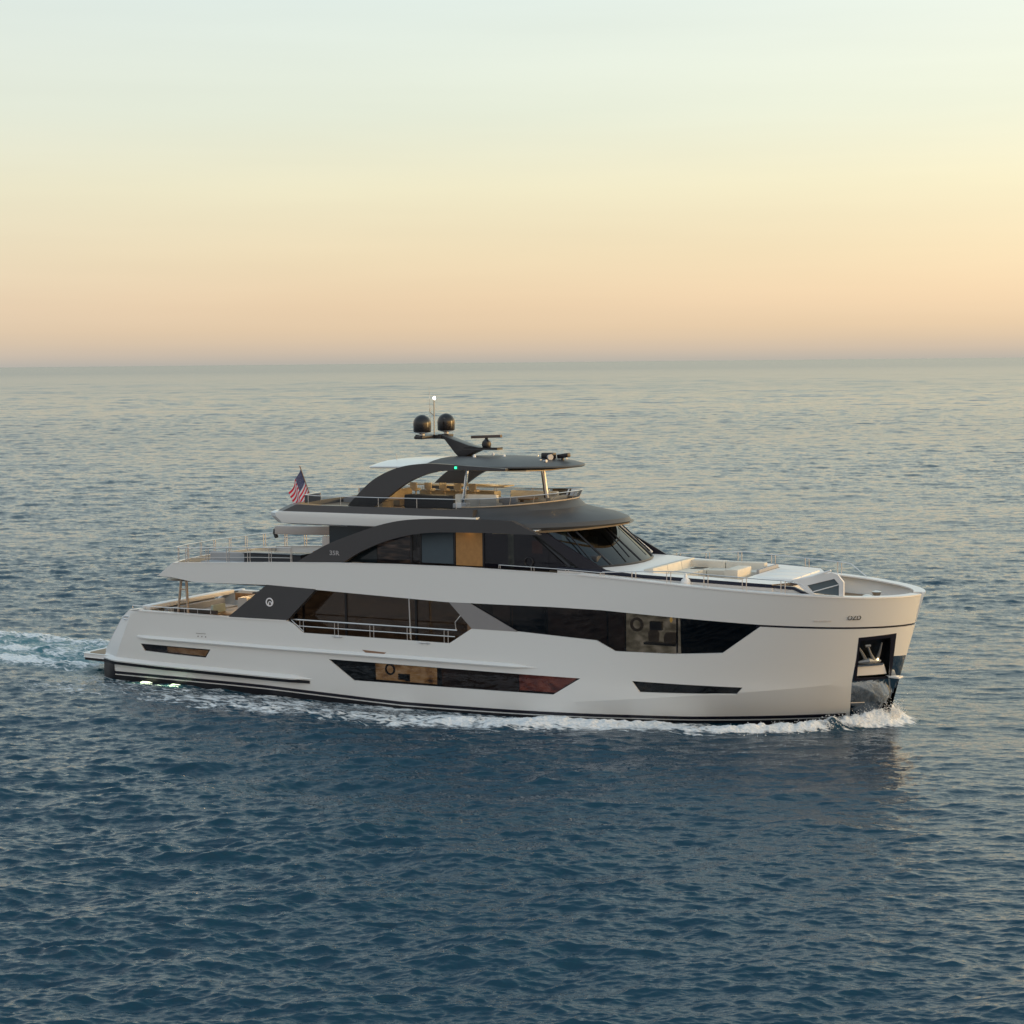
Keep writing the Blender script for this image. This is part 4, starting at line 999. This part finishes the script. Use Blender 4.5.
mxs.inputs['A'].default_value = (.85, .82, .84, 1); mxs.inputs['B'].default_value = (.74, .015, .04, 1)
c1 = N(t, 'ShaderNodeMath', operation='LESS_THAN'); t.links.new(sp.outputs[0], c1.inputs[0]); c1.inputs[1].default_value = .42
c2 = N(t, 'ShaderNodeMath', operation='GREATER_THAN'); t.links.new(sp.outputs[1], c2.inputs[0]); c2.inputs[1].default_value = .46
c3 = N(t, 'ShaderNodeMath', operation='MULTIPLY'); t.links.new(c1.outputs[0], c3.inputs[0]); t.links.new(c2.outputs[0], c3.inputs[1])
sx_ = N(t, 'ShaderNodeMath', operation='MULTIPLY'); t.links.new(sp.outputs[0], sx_.inputs[0]); sx_.inputs[1].default_value = 26
sy_ = N(t, 'ShaderNodeMath', operation='MULTIPLY'); t.links.new(sp.outputs[1], sy_.inputs[0]); sy_.inputs[1].default_value = 17
cb = N(t, 'ShaderNodeCombineXYZ'); t.links.new(sx_.outputs[0], cb.inputs[0]); t.links.new(sy_.outputs[0], cb.inputs[1])
vo = N(t, 'ShaderNodeTexVoronoi'); vo.inputs['Scale'].default_value = 1; vo.inputs['Randomness'].default_value = 0; t.links.new(cb.outputs[0], vo.inputs['Vector'])
stn = N(t, 'ShaderNodeMath', operation='LESS_THAN'); t.links.new(vo.outputs['Distance'], stn.inputs[0]); stn.inputs[1].default_value = .20
bl = N(t, 'ShaderNodeMix', data_type='RGBA'); t.links.new(stn.outputs[0], bl.inputs['Factor']); bl.inputs['A'].default_value = (.010, .018, .11, 1); bl.inputs['B'].default_value = (.7, .7, .75, 1)
mx2 = N(t, 'ShaderNodeMix', data_type='RGBA'); t.links.new(c3.outputs[0], mx2.inputs['Factor']); t.links.new(mxs.outputs['Result'], mx2.inputs['A']); t.links.new(bl.outputs['Result'], mx2.inputs['B'])
t.links.new(mx2.outputs['Result'], p.inputs['Base Color'])
FLAGM = m
nu, nv = 44, 26; me = bpy.data.meshes.new('flag_cloth'); vs = []; uvs = []
for j in range(nv + 1):
    for i in range(nu + 1):
        u = i / nu; v_ = j / nv
        # hoist along the staff, fly end sagging down and blown aft, in soft folds
        hoist = d_ * (.80 + 1.06 * v_)
        ph = 8.0 * u + 1.6 * v_
        fold = .10 * (u ** .5)
        L1 = 1.3 * u
        pos = hoist + Vector((-.42 * L1 - .04 * L1 * v_, fold * math.sin(ph), -L1 * (.84 - .06 * v_)))
        pos += Vector((.05 * math.cos(ph) * u, 0, .03 * math.sin(ph * 1.3)))
        vs.append(tuple(pos)); uvs.append((u, v_))
fs = [(j * (nu + 1) + i, j * (nu + 1) + i + 1, (j + 1) * (nu + 1) + i + 1, (j + 1) * (nu + 1) + i) for j in range(nv) for i in range(nu)]
me.from_pydata(vs, [], fs); ul = me.uv_layers.new(name='UVMap')
for lp in me.loops: ul.data[lp.index].uv = uvs[lp.vertex_index]
me.shade_smooth(); me.materials.append(FLAGM)
fo = bpy.data.objects.new('flag_cloth', me); COL.objects.link(fo); fo.parent = fl
so = fo.modifiers.new('solid', 'SOLIDIFY'); so.thickness = .006

def deck_chair(loc, rz, m, label, name='deck_chair'):
    c = empty(name, loc, rz)
    tag(c, label, 'chair', 'loose deck chairs')
    MB().box((0, 0, .42), (.55, .55, .12), bev=.04).build('seat', m, c, smooth=40)
    MB().box((-.27, 0, .72), (.10, .55, .55), bev=.04, ry=-.15).build('backrest', m, c, smooth=40)
    for a in (-1, 1):
        for b in (-1, 1): MB().tube([(.22 * a, .24 * b, .38), (.27 * a, .27 * b, 0)], .018, 6).build('leg', STEEL, c)
    return c
deck_chair((9.55, -1.4, 4.62), 2.6, ORANGE, 'orange cushioned deck chair next to the dark outdoor kitchen on the upper aft deck')
deck_chair((10.1, -.35, 4.62), 2.2, ORANGE, 'orange cushioned deck chair by the foot of the lower graphite arch, nearer the saloon')
deck_chair((7.7, -2.2, 1.9), 2.8, TAN, 'tan deck chair in the main deck cockpit just behind the graphite wing plate')


# every separate piece becomes a part of its own
def split_islands(o, pad=.015):
    me = o.data; nvv = len(me.vertices)
    if nvv > 60000: return
    par = list(range(nvv))
    def find(a):
        while par[a] != a: par[a] = par[par[a]]; a = par[a]
        return a
    for e in me.edges:
        a, b = find(e.vertices[0]), find(e.vertices[1])
        if a != b: par[a] = b
    isl = {}
    for i in range(nvv): isl.setdefault(find(i), []).append(i)
    if len(isl) < 2: return
    bb = []
    for k, ids in isl.items():
        P_ = [me.vertices[i].co for i in ids]
        bb.append([k, [min(p[a] for p in P_) - pad for a in range(3)], [max(p[a] for p in P_) + pad for a in range(3)]])
    grp = list(range(len(bb)))
    def gf(a):
        while grp[a] != a: a = grp[a]
        return a
    for i in range(len(bb)):
        for j in range(i + 1, len(bb)):
            if all(bb[i][1][a] <= bb[j][2][a] and bb[j][1][a] <= bb[i][2][a] for a in range(3)):
                x_, y_ = gf(i), gf(j)
                if x_ != y_: grp[x_] = y_
    gid = {bb[i][0]: gf(i) for i in range(len(bb))}
    gs = sorted(set(gid.values()))
    if len(gs) < 2: return
    base = o.name.split('.')[0]
    src = bmesh.new(); src.from_mesh(me); src.verts.ensure_lookup_table()
    for n_, g in enumerate(gs[1:] + gs[:1]):
        b_ = src.copy(); b_.verts.ensure_lookup_table()
        dele = [v for v in b_.verts if gid[find(v.index)] != g]
        bmesh.ops.delete(b_, geom=dele, context='VERTS')
        if n_ < len(gs) - 1:
            m_ = bpy.data.meshes.new(base); b_.to_mesh(m_)
            for q in me.materials: m_.materials.append(q)
            c_o = bpy.data.objects.new(base, m_); COL.objects.link(c_o); c_o.parent = o.parent
            if 'label' in o: c_o['label'] = o['label']
        else:
            b_.to_mesh(me)
        b_.free()
    src.free()
SKIP = {'model_number', 'bow_badge', 'emblem', 'hull_vent', 'shore_power_cover'}
for o in [q for q in list(bpy.data.objects) if q.type == 'MESH' and q.parent and q.name.split('.')[0] not in SKIP and not q.children]: split_islands(o)
for o in [q for q in list(bpy.data.objects) if q.type == 'MESH' and q.parent and q.children and not (q.name.startswith('fly_windscreen') or q.name.startswith('windshield'))]: split_islands(o)

# ------------------------------------------------------------------ sea
rng = np.random.default_rng(11)
def tile(Lt, n, lam_peak, lam_min, wind, spread, hs, seed):
    r = np.random.default_rng(seed)
    k1 = np.fft.fftfreq(n, Lt / n) * 2 * np.pi
    kx, ky = np.meshgrid(k1, k1, indexing='ij'); k = np.hypot(kx, ky); k[0, 0] = 1
    kp = 2 * np.pi / lam_peak
    S = np.exp(-1.0 * (kp / k) ** 2) / k ** 3.45 * np.exp(-(k * lam_min / (2 * np.pi)) ** 2)
    cosw = (kx * wind[0] + ky * wind[1]) / k
    S *= (.03 + np.abs(cosw) ** spread); S[0, 0] = 0
    ph = r.normal(size=(n, n)) + 1j * r.normal(size=(n, n))
    A = np.sqrt(S) * ph
    h = np.fft.ifft2(A).real; sc_ = hs / 4 / h.std(); A = A * sc_
    h = np.fft.ifft2(A).real
    dx = np.fft.ifft2(-1j * kx / k * A).real; dy = np.fft.ifft2(-1j * ky / k * A).real
    return h.astype(np.float32), dx.astype(np.float32), dy.astype(np.float32)
def samp(t, Lt, X, Y_):
    n = t[0].shape[0]; u = (X / Lt * n); v = (Y_ / Lt * n); i = np.floor(u).astype(np.int64); j = np.floor(v).astype(np.int64)
    fu = (u - i).astype(np.float32); fv = (v - j).astype(np.float32); i %= n; j %= n; i2 = (i + 1) % n; j2 = (j + 1) % n
    return [a[i, j] * (1 - fu) * (1 - fv) + a[i2, j] * fu * (1 - fv) + a[i, j2] * (1 - fu) * fv + a[i2, j2] * fu * fv for a in t]
def vnoise(X, Y_, sc_, seed, octv=4):
    r = np.random.default_rng(seed); T = r.random((256, 256)).astype(np.float32); o_ = np.zeros_like(X, dtype=np.float32); a = 1.; tot = 0
    for k in range(octv):
        u = X * sc_ * 2 ** k + 37.3 * k; v = Y_ * sc_ * 2 ** k + 11.7 * k; i = np.floor(u).astype(np.int64); j = np.floor(v).astype(np.int64)
        fu = u - i; fv = v - j; fu = fu * fu * (3 - 2 * fu); fv = fv * fv * (3 - 2 * fv); i %= 256; j %= 256; i2 = (i + 1) % 256; j2 = (j + 1) % 256
        o_ += a * (T[i, j] * (1 - fu) * (1 - fv) + T[i2, j] * fu * (1 - fv) + T[i, j2] * (1 - fu) * fv + T[i2, j2] * fu * fv); tot += a; a *= .5
    return o_ / tot
cdir = np.array([f0.x, f0.y]); rdir = np.array([r0.x, r0.y])
az0 = np.arctan2(f0.y, f0.x)
dense = np.linspace(-math.radians(19.5), math.radians(19.5), 1100)
coarse = np.linspace(math.radians(19.5), 2 * PI - math.radians(19.5), 150)[1:]
az = az0 + np.concatenate([dense, coarse])
qq = np.linspace(748, .42, 6000)
rho = np.interp(qq, [1.7, 15, 60, 130, 250, 750], [6, 7, 7, 4, 2, 1.7])
cum = np.concatenate([[0], np.cumsum(rho[:-1] * -np.diff(qq))]); nrow = int(cum[-1])
qrow = np.interp(np.linspace(0, cum[-1], nrow), cum, qq)
inv = np.concatenate([np.linspace(1 / 4., 1 / 33., 26)[:-1], qrow / 24705.])
dist = 1 / inv
D, Az = np.meshgrid(dist, az, indexing='ij')
X = CAMPOS.x + D * np.cos(Az); Yy = CAMPOS.y + D * np.sin(Az)
spacing = np.gradient(dist)[:, None] * np.ones_like(D)
wind = (-.45, .89)
t1 = tile(43.0, 1024, 1.5, .10, (-.42, .90), 9.0, .098, 1)
tf = tile(61.0, 1024, 2.2, 1.0, (-.46, .89), 4.0, .125, 4)
t2 = tile(173.0, 1024, 7.5, .5, (-.85, .52), 3.0, .17, 2)
t3 = tile(900.0, 1024, 60.0, 6.0, (-.2, .98), 4.0, .30, 3)
c_, s_ = math.cos(.5), math.sin(.5)
X1 = X * c_ - Yy * s_; Y1 = X * s_ + Yy * c_
h1 = samp(t1, 43.0, X, Yy); h2 = samp(t2, 173.0, X1, Y1); h3 = samp(t3, 900.0, X, Yy)
fade1 = np.clip(1.5 - spacing / .5, 0, 1); fade2 = np.clip(1.5 - spacing / 3.5, 0, 1); fade3 = np.clip(1.4 - spacing / 30., 0, 1)
gust = .2 + 1.6 * vnoise(X * .8 + Yy * .3, Yy, 1 / 38., 5, 4)
gust = np.clip(gust, .55, 1.5)
# the ship smooths and troughs the water along its sides
hb = np.where((X > -1) & (X < 34), 3.9 * np.clip((34.2 - X) / 9, 0, 1) ** .6, 0)
dside = np.abs(Yy) - hb
near = np.exp(-np.clip(dside, 0, 50) ** 2 / 9) * ((X > -2) & (X < 35))
lod = 1 - fade1 * .5 - fade2 * .5
# longer waves of the same steepness take over where the small ones cannot be resolved
far_ = np.zeros_like(h1[0])
scs = (1.6, 3.2, 6.4, 12.8, 25.6)
for kk, sc in enumerate(scs):
    cw, sw = math.cos(.09 * kk), math.sin(.09 * kk)
    hh = samp(tf, 61.0 * sc, X * cw - Yy * sw + 13.7 * kk, X * sw + Yy * cw)[0] * min(sc, 12.)
    ls = np.log2(np.maximum(spacing, 1e-3) / (.38 * sc))
    if kk == 0: fb_ = .35 + 1.3 * vnoise((X * r0.x + Yy * r0.y) / 6, (X * f0.x + Yy * f0.y), 1 / 55., 61, 4)
    hh = hh * fb_
    far_ += hh * np.clip(1 - np.abs(ls), 0, 1) ** .5 * .52
lod2 = np.clip((D - 700) / 2500., 0, 1)
Z = (h1[0] * fade1 * gust + h2[0] * fade2 * gust + h3[0] * fade3 + far_) * (1 - .55 * near)
ch = -.6
Xd = X + ch * (h1[1] * fade1 * gust + 1.0 * h2[1] * fade2) * (1 - near)
Yd = Yy + ch * (h1[2] * fade1 * gust + 1.0 * h2[2] * fade2) * (1 - near)
# bow wave ridges on both sides, wake behind
sb_ = -Yy
def hbw(x): return np.interp(x, [0, 14, 20, 24, 27, 29, 31, 32.5, 33.6, 34.2], [3.8, 3.8, 3.75, 3.35, 2.8, 2.3, 1.6, .8, .25, 0])
HB = hbw(X); aY = np.abs(Yy)
off_ = aY - HB                          # distance out from the waterline
back_ = 34.2 - X                        # distance aft of the stem
on = (1 / (1 + np.exp(-(34.15 - X) * 5))) * (1 / (1 + np.exp(-(X + 2) * 1.5)))
wob = .5 * (vnoise(X, X * 0 + 3.3, .35, 41, 3) - .5)
cenA = np.interp(back_, [-1, 0, 2.3, 5.6, 9.5], [.2, .45, 1.4, 2.0, 2.5]) + wob
widA = np.interp(back_, [-1, 0, 2.3, 5.6, 9.5], [.5, .65, .7, .65, .5])
onA = on * np.interp(back_, [-2, 5, 10], [1, 1, 0])
cenB = np.interp(back_, [5, 7, 9, 13, 17, 22, 40], [.4, .7, 1.5, 2.5, 3.2, 3.4, 3.4]) + wob * 1.5
widB = np.interp(back_, [5, 9, 13, 17, 40], [.6, 1.1, 1.2, 1.1, 1.2])
onB = on * np.interp(back_, [5, 7, 40], [0, 1, 1])
nrag = vnoise(X, Yy, .9, 7, 4); nfine = vnoise(X, Yy, 4.5, 8, 4)
ampA = np.interp(back_, [-1, 0, 1, 2.5, 5, 10], [.40, .62, .62, .46, .30, .10])
ampB = np.interp(back_, [5, 8, 11, 16, 22, 40], [.1, .26, .30, .20, .10, .05])
lump = .45 + .55 * nrag + .28 * (nfine - .5) * 2
Z += onA * ampA * np.exp(-((off_ - cenA) / (widA * .8)) ** 2) * lump + onB * ampB * np.exp(-((off_ - cenB) / (widB * .75)) ** 2) * lump
# heap at the stem
rs_ = np.hypot((X - 33.85) / 1.0, Yy / 1.1); Z += .50 * np.exp(-(rs_ / .9) ** 2) * lump
Z -= .14 * on * np.exp(-np.clip(off_, 0, 30) ** 2 / 1.2)
# trough alongside amidships
Z -= .20 * np.exp(-((X - 15) / 9.) ** 2) * np.exp(-np.clip(off_, 0, 30) ** 2 / 6.)
# keep the sea surface out of the hull
# foam
fn = vnoise(X, Yy, .55, 21, 5); fn2 = vnoise(X, Yy, 1.7, 22, 4)
foam = onA * np.exp(-np.abs((off_ - cenA) / (widA * 1.2)) ** 3) * 1.45 + onB * np.exp(-np.abs((off_ - cenB) / (widB * 1.2)) ** 3) * np.interp(back_, [5, 8, 13, 18, 26, 36], [1.15, 1.35, 1.2, .85, .62, .50])
foam += 1.4 * np.exp(-(rs_ / 1.2) ** 2)
inner = on * (off_ < np.where(back_ < 8, cenA, cenB)) * (off_ > -.6) * np.interp(back_, [0, 1.2, 2.5, 5, 6.5, 9, 12, 18, 26, 34], [1.0, .6, .12, .12, .5, .9, .9, .68, .62, .50]); foam = np.maximum(foam, inner)
wk = np.clip(-X / 2.2, 0, 1) * np.exp(-(Yy / (2.9 + .05 * np.clip(-X, 0, 400))) ** 4)
wfade = np.exp(X / 75.) * (X < 0)
wkedge = np.clip(-X / 2.2, 0, 1) * np.exp(-((aY - 2.3 - .05 * np.clip(-X, 0, 400)) / .8) ** 2) + .65 * np.clip(-X / 2, 0, 1) * np.exp(-((Yy - 0.3) / .9) ** 2)
foam += wkedge * wfade * .88 + .42 * wk * wfade
Z += wfade * (.20 * wkedge * (.3 + nrag * 1.3) + .25 * wk * (fn2 - .45))
turq = np.clip(wk * wfade * 1.25 + .25 * on * np.exp(-np.clip(off_, 0, 30) ** 2 / 3.) * np.interp(back_, [0, 20, 36], [.3, .5, 1.]), 0, 1)
foam = np.clip(foam, 0, 1.6)
fieldf = np.clip(foam * (.30 + 1.15 * fn) , 0, 1.6)
nr, na = D.shape
co = np.empty((nr * na, 3), np.float32); co[:, 0] = Xd.ravel(); co[:, 1] = Yd.ravel(); co[:, 2] = Z.ravel()
# earth curvature lowers the far sea a touch
co[:, 2] -= (D.ravel() ** 2 / (2 * 6.4e6)).astype(np.float32) * .0
idx = np.arange(nr * na, dtype=np.int32).reshape(nr, na)
a = idx[:-1, :]; b = np.roll(idx, -1, axis=1)[:-1, :]; c = np.roll(idx, -1, axis=1)[1:, :]; d = idx[1:, :]
quads = np.stack([a, b, c, d], -1).reshape(-1, 4)
me = bpy.data.meshes.new('sea'); nq = len(quads)
me.vertices.add(len(co)); me.vertices.foreach_set('co', co.ravel())
me.loops.add(nq * 4); me.loops.foreach_set('vertex_index', quads[:, ::-1].ravel() if False else quads.ravel())
me.polygons.add(nq); me.polygons.foreach_set('loop_start', np.arange(0, nq * 4, 4, dtype=np.int32))
me.update(calc_edges=True)
for nm, arr in (('foam', fieldf), ('turq', turq), ('lod', lod), ('lod2', lod2)):
    at_ = me.attributes.new(nm, 'FLOAT', 'POINT'); at_.data.foreach_set('value', arr.astype(np.float32).ravel())
me.shade_smooth()
if me.polygons[5000].normal.z < 0: me.flip_normals()
m = bpy.data.materials.new('sea_water'); m.use_nodes = True; t = m.node_tree; p = t.nodes['Principled BSDF']
p.inputs['Base Color'].default_value = (.001, .036, .070, 1); p.inputs['Roughness'].default_value = .05; p.inputs['IOR'].default_value = 1.41
tc = N(t, 'ShaderNodeNewGeometry')
def noise(scale, rot, stretch, det, dist_=0):
    m0 = N(t, 'ShaderNodeMapping'); m0.inputs['Rotation'].default_value = (0, 0, rot); t.links.new(tc.outputs['Position'], m0.inputs['Vector'])
    mp = N(t, 'ShaderNodeMapping'); mp.inputs['Scale'].default_value = (1, stretch, 1)
    t.links.new(m0.outputs[0], mp.inputs['Vector'])
    n = N(t, 'ShaderNodeTexNoise'); n.inputs['Scale'].default_value = scale; n.inputs['Detail'].default_value = det; n.inputs['Distortion'].default_value = dist_
    t.links.new(mp.outputs[0], n.inputs['Vector']); return n
na_ = noise(2.6, -.48, 5.0, 5); nb_ = noise(.7, -.35, 3.5, 5)
b1 = N(t, 'ShaderNodeBump'); b1.inputs['Distance'].default_value = .045; b1.inputs['Strength'].default_value = .45; t.links.new(na_.outputs['Fac'], b1.inputs['Height'])
b2 = N(t, 'ShaderNodeBump'); b2.inputs['Distance'].default_value = .16; b2.inputs['Strength'].default_value = .35; t.links.new(nb_.outputs['Fac'], b2.inputs['Height']); t.links.new(b1.outputs[0], b2.inputs['Normal'])
af = N(t, 'ShaderNodeAttribute'); af.attribute_name = 'foam'; at2 = N(t, 'ShaderNodeAttribute'); at2.attribute_name = 'turq'
fn_ = noise(1.7, -.05, 2.3, 8, 1.2); fm = N(t, 'ShaderNodeMath', operation='MULTIPLY_ADD'); t.links.new(fn_.outputs['Fac'], fm.inputs[0]); fm.inputs[1].default_value = 2.4; fm.inputs[2].default_value = -1.2
fa = N(t, 'ShaderNodeMath', operation='ADD'); t.links.new(fm.outputs[0], fa.inputs[0]); t.links.new(af.outputs['Fac'], fa.inputs[1])
fz = N(t, 'ShaderNodeMapRange', interpolation_type='SMOOTHSTEP'); t.links.new(fa.outputs[0], fz.inputs['Value']); fz.inputs['From Min'].default_value = .38; fz.inputs['From Max'].default_value = .95
gate = N(t, 'ShaderNodeMapRange'); t.links.new(af.outputs['Fac'], gate.inputs['Value']); gate.inputs['From Min'].default_value = .08; gate.inputs['From Max'].default_value = .3
fg_ = N(t, 'ShaderNodeMath', operation='MULTIPLY'); t.links.new(fz.outputs[0], fg_.inputs[0]); t.links.new(gate.outputs[0], fg_.inputs[1])
mt = N(t, 'ShaderNodeMix', data_type='RGBA'); t.links.new(at2.outputs['Fac'], mt.inputs['Factor']); mt.inputs['A'].default_value = (.001, .036, .070, 1); mt.inputs['B'].default_value = (.045, .16, .20, 1)
mf = N(t, 'ShaderNodeMix', data_type='RGBA'); t.links.new(fg_.outputs[0], mf.inputs['Factor']); t.links.new(mt.outputs['Result'], mf.inputs['A'])
fcn = noise(7.5, .3, 1.2, 7, .4); fcr = ramp(t, [(.30, (.58, .65, .70)), (.5, (.78, .82, .85)), (.62, (.88, .90, .92))], fcn.outputs['Fac'], 'LINEAR'); t.links.new(fcr.outputs[0], mf.inputs['B'])
t.links.new(mf.outputs['Result'], p.inputs['Base Color'])
rr = N(t, 'ShaderNodeMix'); t.links.new(fg_.outputs[0], rr.inputs['Factor']); lr = N(t, 'ShaderNodeMapRange'); la = N(t, 'ShaderNodeAttribute'); la.attribute_name = 'lod'; t.links.new(la.outputs['Fac'], lr.inputs['Value']); lr.inputs['To Min'].default_value = .03; lr.inputs['To Max'].default_value = .16; 
l2 = N(t, 'ShaderNodeAttribute'); l2.attribute_name = 'lod2'; l2m = N(t, 'ShaderNodeMath', operation='MULTIPLY_ADD'); t.links.new(l2.outputs['Fac'], l2m.inputs[0]); l2m.inputs[1].default_value = .07; t.links.new(lr.outputs[0], l2m.inputs[2]); t.links.new(l2m.outputs[0], rr.inputs['A']); rr.inputs['B'].default_value = .8; t.links.new(rr.outputs['Result'], p.inputs['Roughness'])
b3 = N(t, 'ShaderNodeBump'); b3.inputs['Distance'].default_value = .10; fh = N(t, 'ShaderNodeMath', operation='MULTIPLY'); t.links.new(fg_.outputs[0], fh.inputs[0]); t.links.new(fcn.outputs['Fac'], fh.inputs[1]); t.links.new(fh.outputs[0], b3.inputs['Height']); b3.inputs['Strength'].default_value = .5; t.links.new(b2.outputs[0], b3.inputs['Normal'])
# small unresolved ripples: random facet slopes
nr_ = noise(2.0, -.48, 5.0, 7); nr2_ = noise(.018, -.47, 5.0, 7)
sb1 = N(t, 'ShaderNodeVectorMath', operation='SUBTRACT'); t.links.new(nr_.outputs['Color'], sb1.inputs[0]); sb1.inputs[1].default_value = (.5, .5, .5)
gm = N(t, 'ShaderNodeMapRange'); t.links.new(nr2_.outputs['Fac'], gm.inputs['Value']); gm.inputs['From Min'].default_value = .3; gm.inputs['From Max'].default_value = .7; gm.inputs['To Min'].default_value = .55; gm.inputs['To Max'].default_value = 1.35
lam_ = N(t, 'ShaderNodeMapRange'); t.links.new(la.outputs['Fac'], lam_.inputs['Value']); lam_.inputs['To Min'].default_value = .04; lam_.inputs['To Max'].default_value = .42
g2 = N(t, 'ShaderNodeMath', operation='MULTIPLY'); t.links.new(gm.outputs[0], g2.inputs[0]); t.links.new(lam_.outputs[0], g2.inputs[1])
sb2 = N(t, 'ShaderNodeVectorMath', operation='MULTIPLY'); t.links.new(sb1.outputs[0], sb2.inputs[0]); sb2.inputs[1].default_value = (.75, 1.25, 0)
sb3 = N(t, 'ShaderNodeVectorMath', operation='SCALE'); t.links.new(sb2.outputs[0], sb3.inputs[0]); t.links.new(g2.outputs[0], sb3.inputs['Scale'])
sb4 = N(t, 'ShaderNodeVectorMath', operation='ADD'); t.links.new(b3.outputs[0], sb4.inputs[0]); t.links.new(sb3.outputs[0], sb4.inputs[1])
sb5 = N(t, 'ShaderNodeVectorMath', operation='NORMALIZE'); t.links.new(sb4.outputs[0], sb5.inputs[0])
t.links.new(sb5.outputs[0], p.inputs['Normal'])
me.materials.append(m)
sea = bpy.data.objects.new('sea', me); COL.objects.link(sea); tag(sea, 'wide calm blue sea with small ripples reaching the horizon', 'sea', kind='structure')

# spray thrown up by the bow: many small droplets and clots of foam
sp_ = MB(); rs = random.Random(8)
ico = bmesh.new(); bmesh.ops.create_icosphere(ico, subdivisions=1, radius=1); iv = [v.co.copy() for v in ico.verts]; iff = [tuple(v.index for v in f.verts) for f in ico.faces]; ico.free()
def hbx(x): return float(np.interp(x, [0, 14, 20, 24, 27, 29, 31, 32.5, 33.6, 34.2], [3.8, 3.8, 3.75, 3.35, 2.8, 2.3, 1.6, .8, .25, 0]))
for k in range(7000):
    back = abs(rs.gauss(0, 1)) * 1.5 - .4
    x = 34.0 - back; sg = -1 if rs.random() < .75 else 1
    cen_ = float(np.interp(back, [-1, 0, 2.3, 5.6], [.15, .4, 1.35, 2.0]))
    o_ = cen_ + rs.gauss(0, .30 + .08 * max(0, back))
    if back > .3 and o_ < .25: continue
    am = .42 * math.exp(-max(back, 0) / 1.6) + .12
    z = am * (.25 + abs(rs.gauss(0, .48)))
    y = sg * (hbx(x) + max(o_, .0))
    r = rs.uniform(.006, .022) * (1.2 if z < .4 else .8)
    q = (rs.uniform(.7, 1.5), rs.uniform(.7, 1.5), rs.uniform(.5, 1.1))
    sp_.add([(x + v.x * r * q[0], y + v.y * r * q[1], z + v.z * r * q[2]) for v in iv], iff)
so_ = sp_.build('bow_spray', mat('spray_white', (.82, .84, .86), .6), None, smooth=80)
tag(so_, 'white spray thrown up along the bow of the yacht', 'spray', kind='stuff')
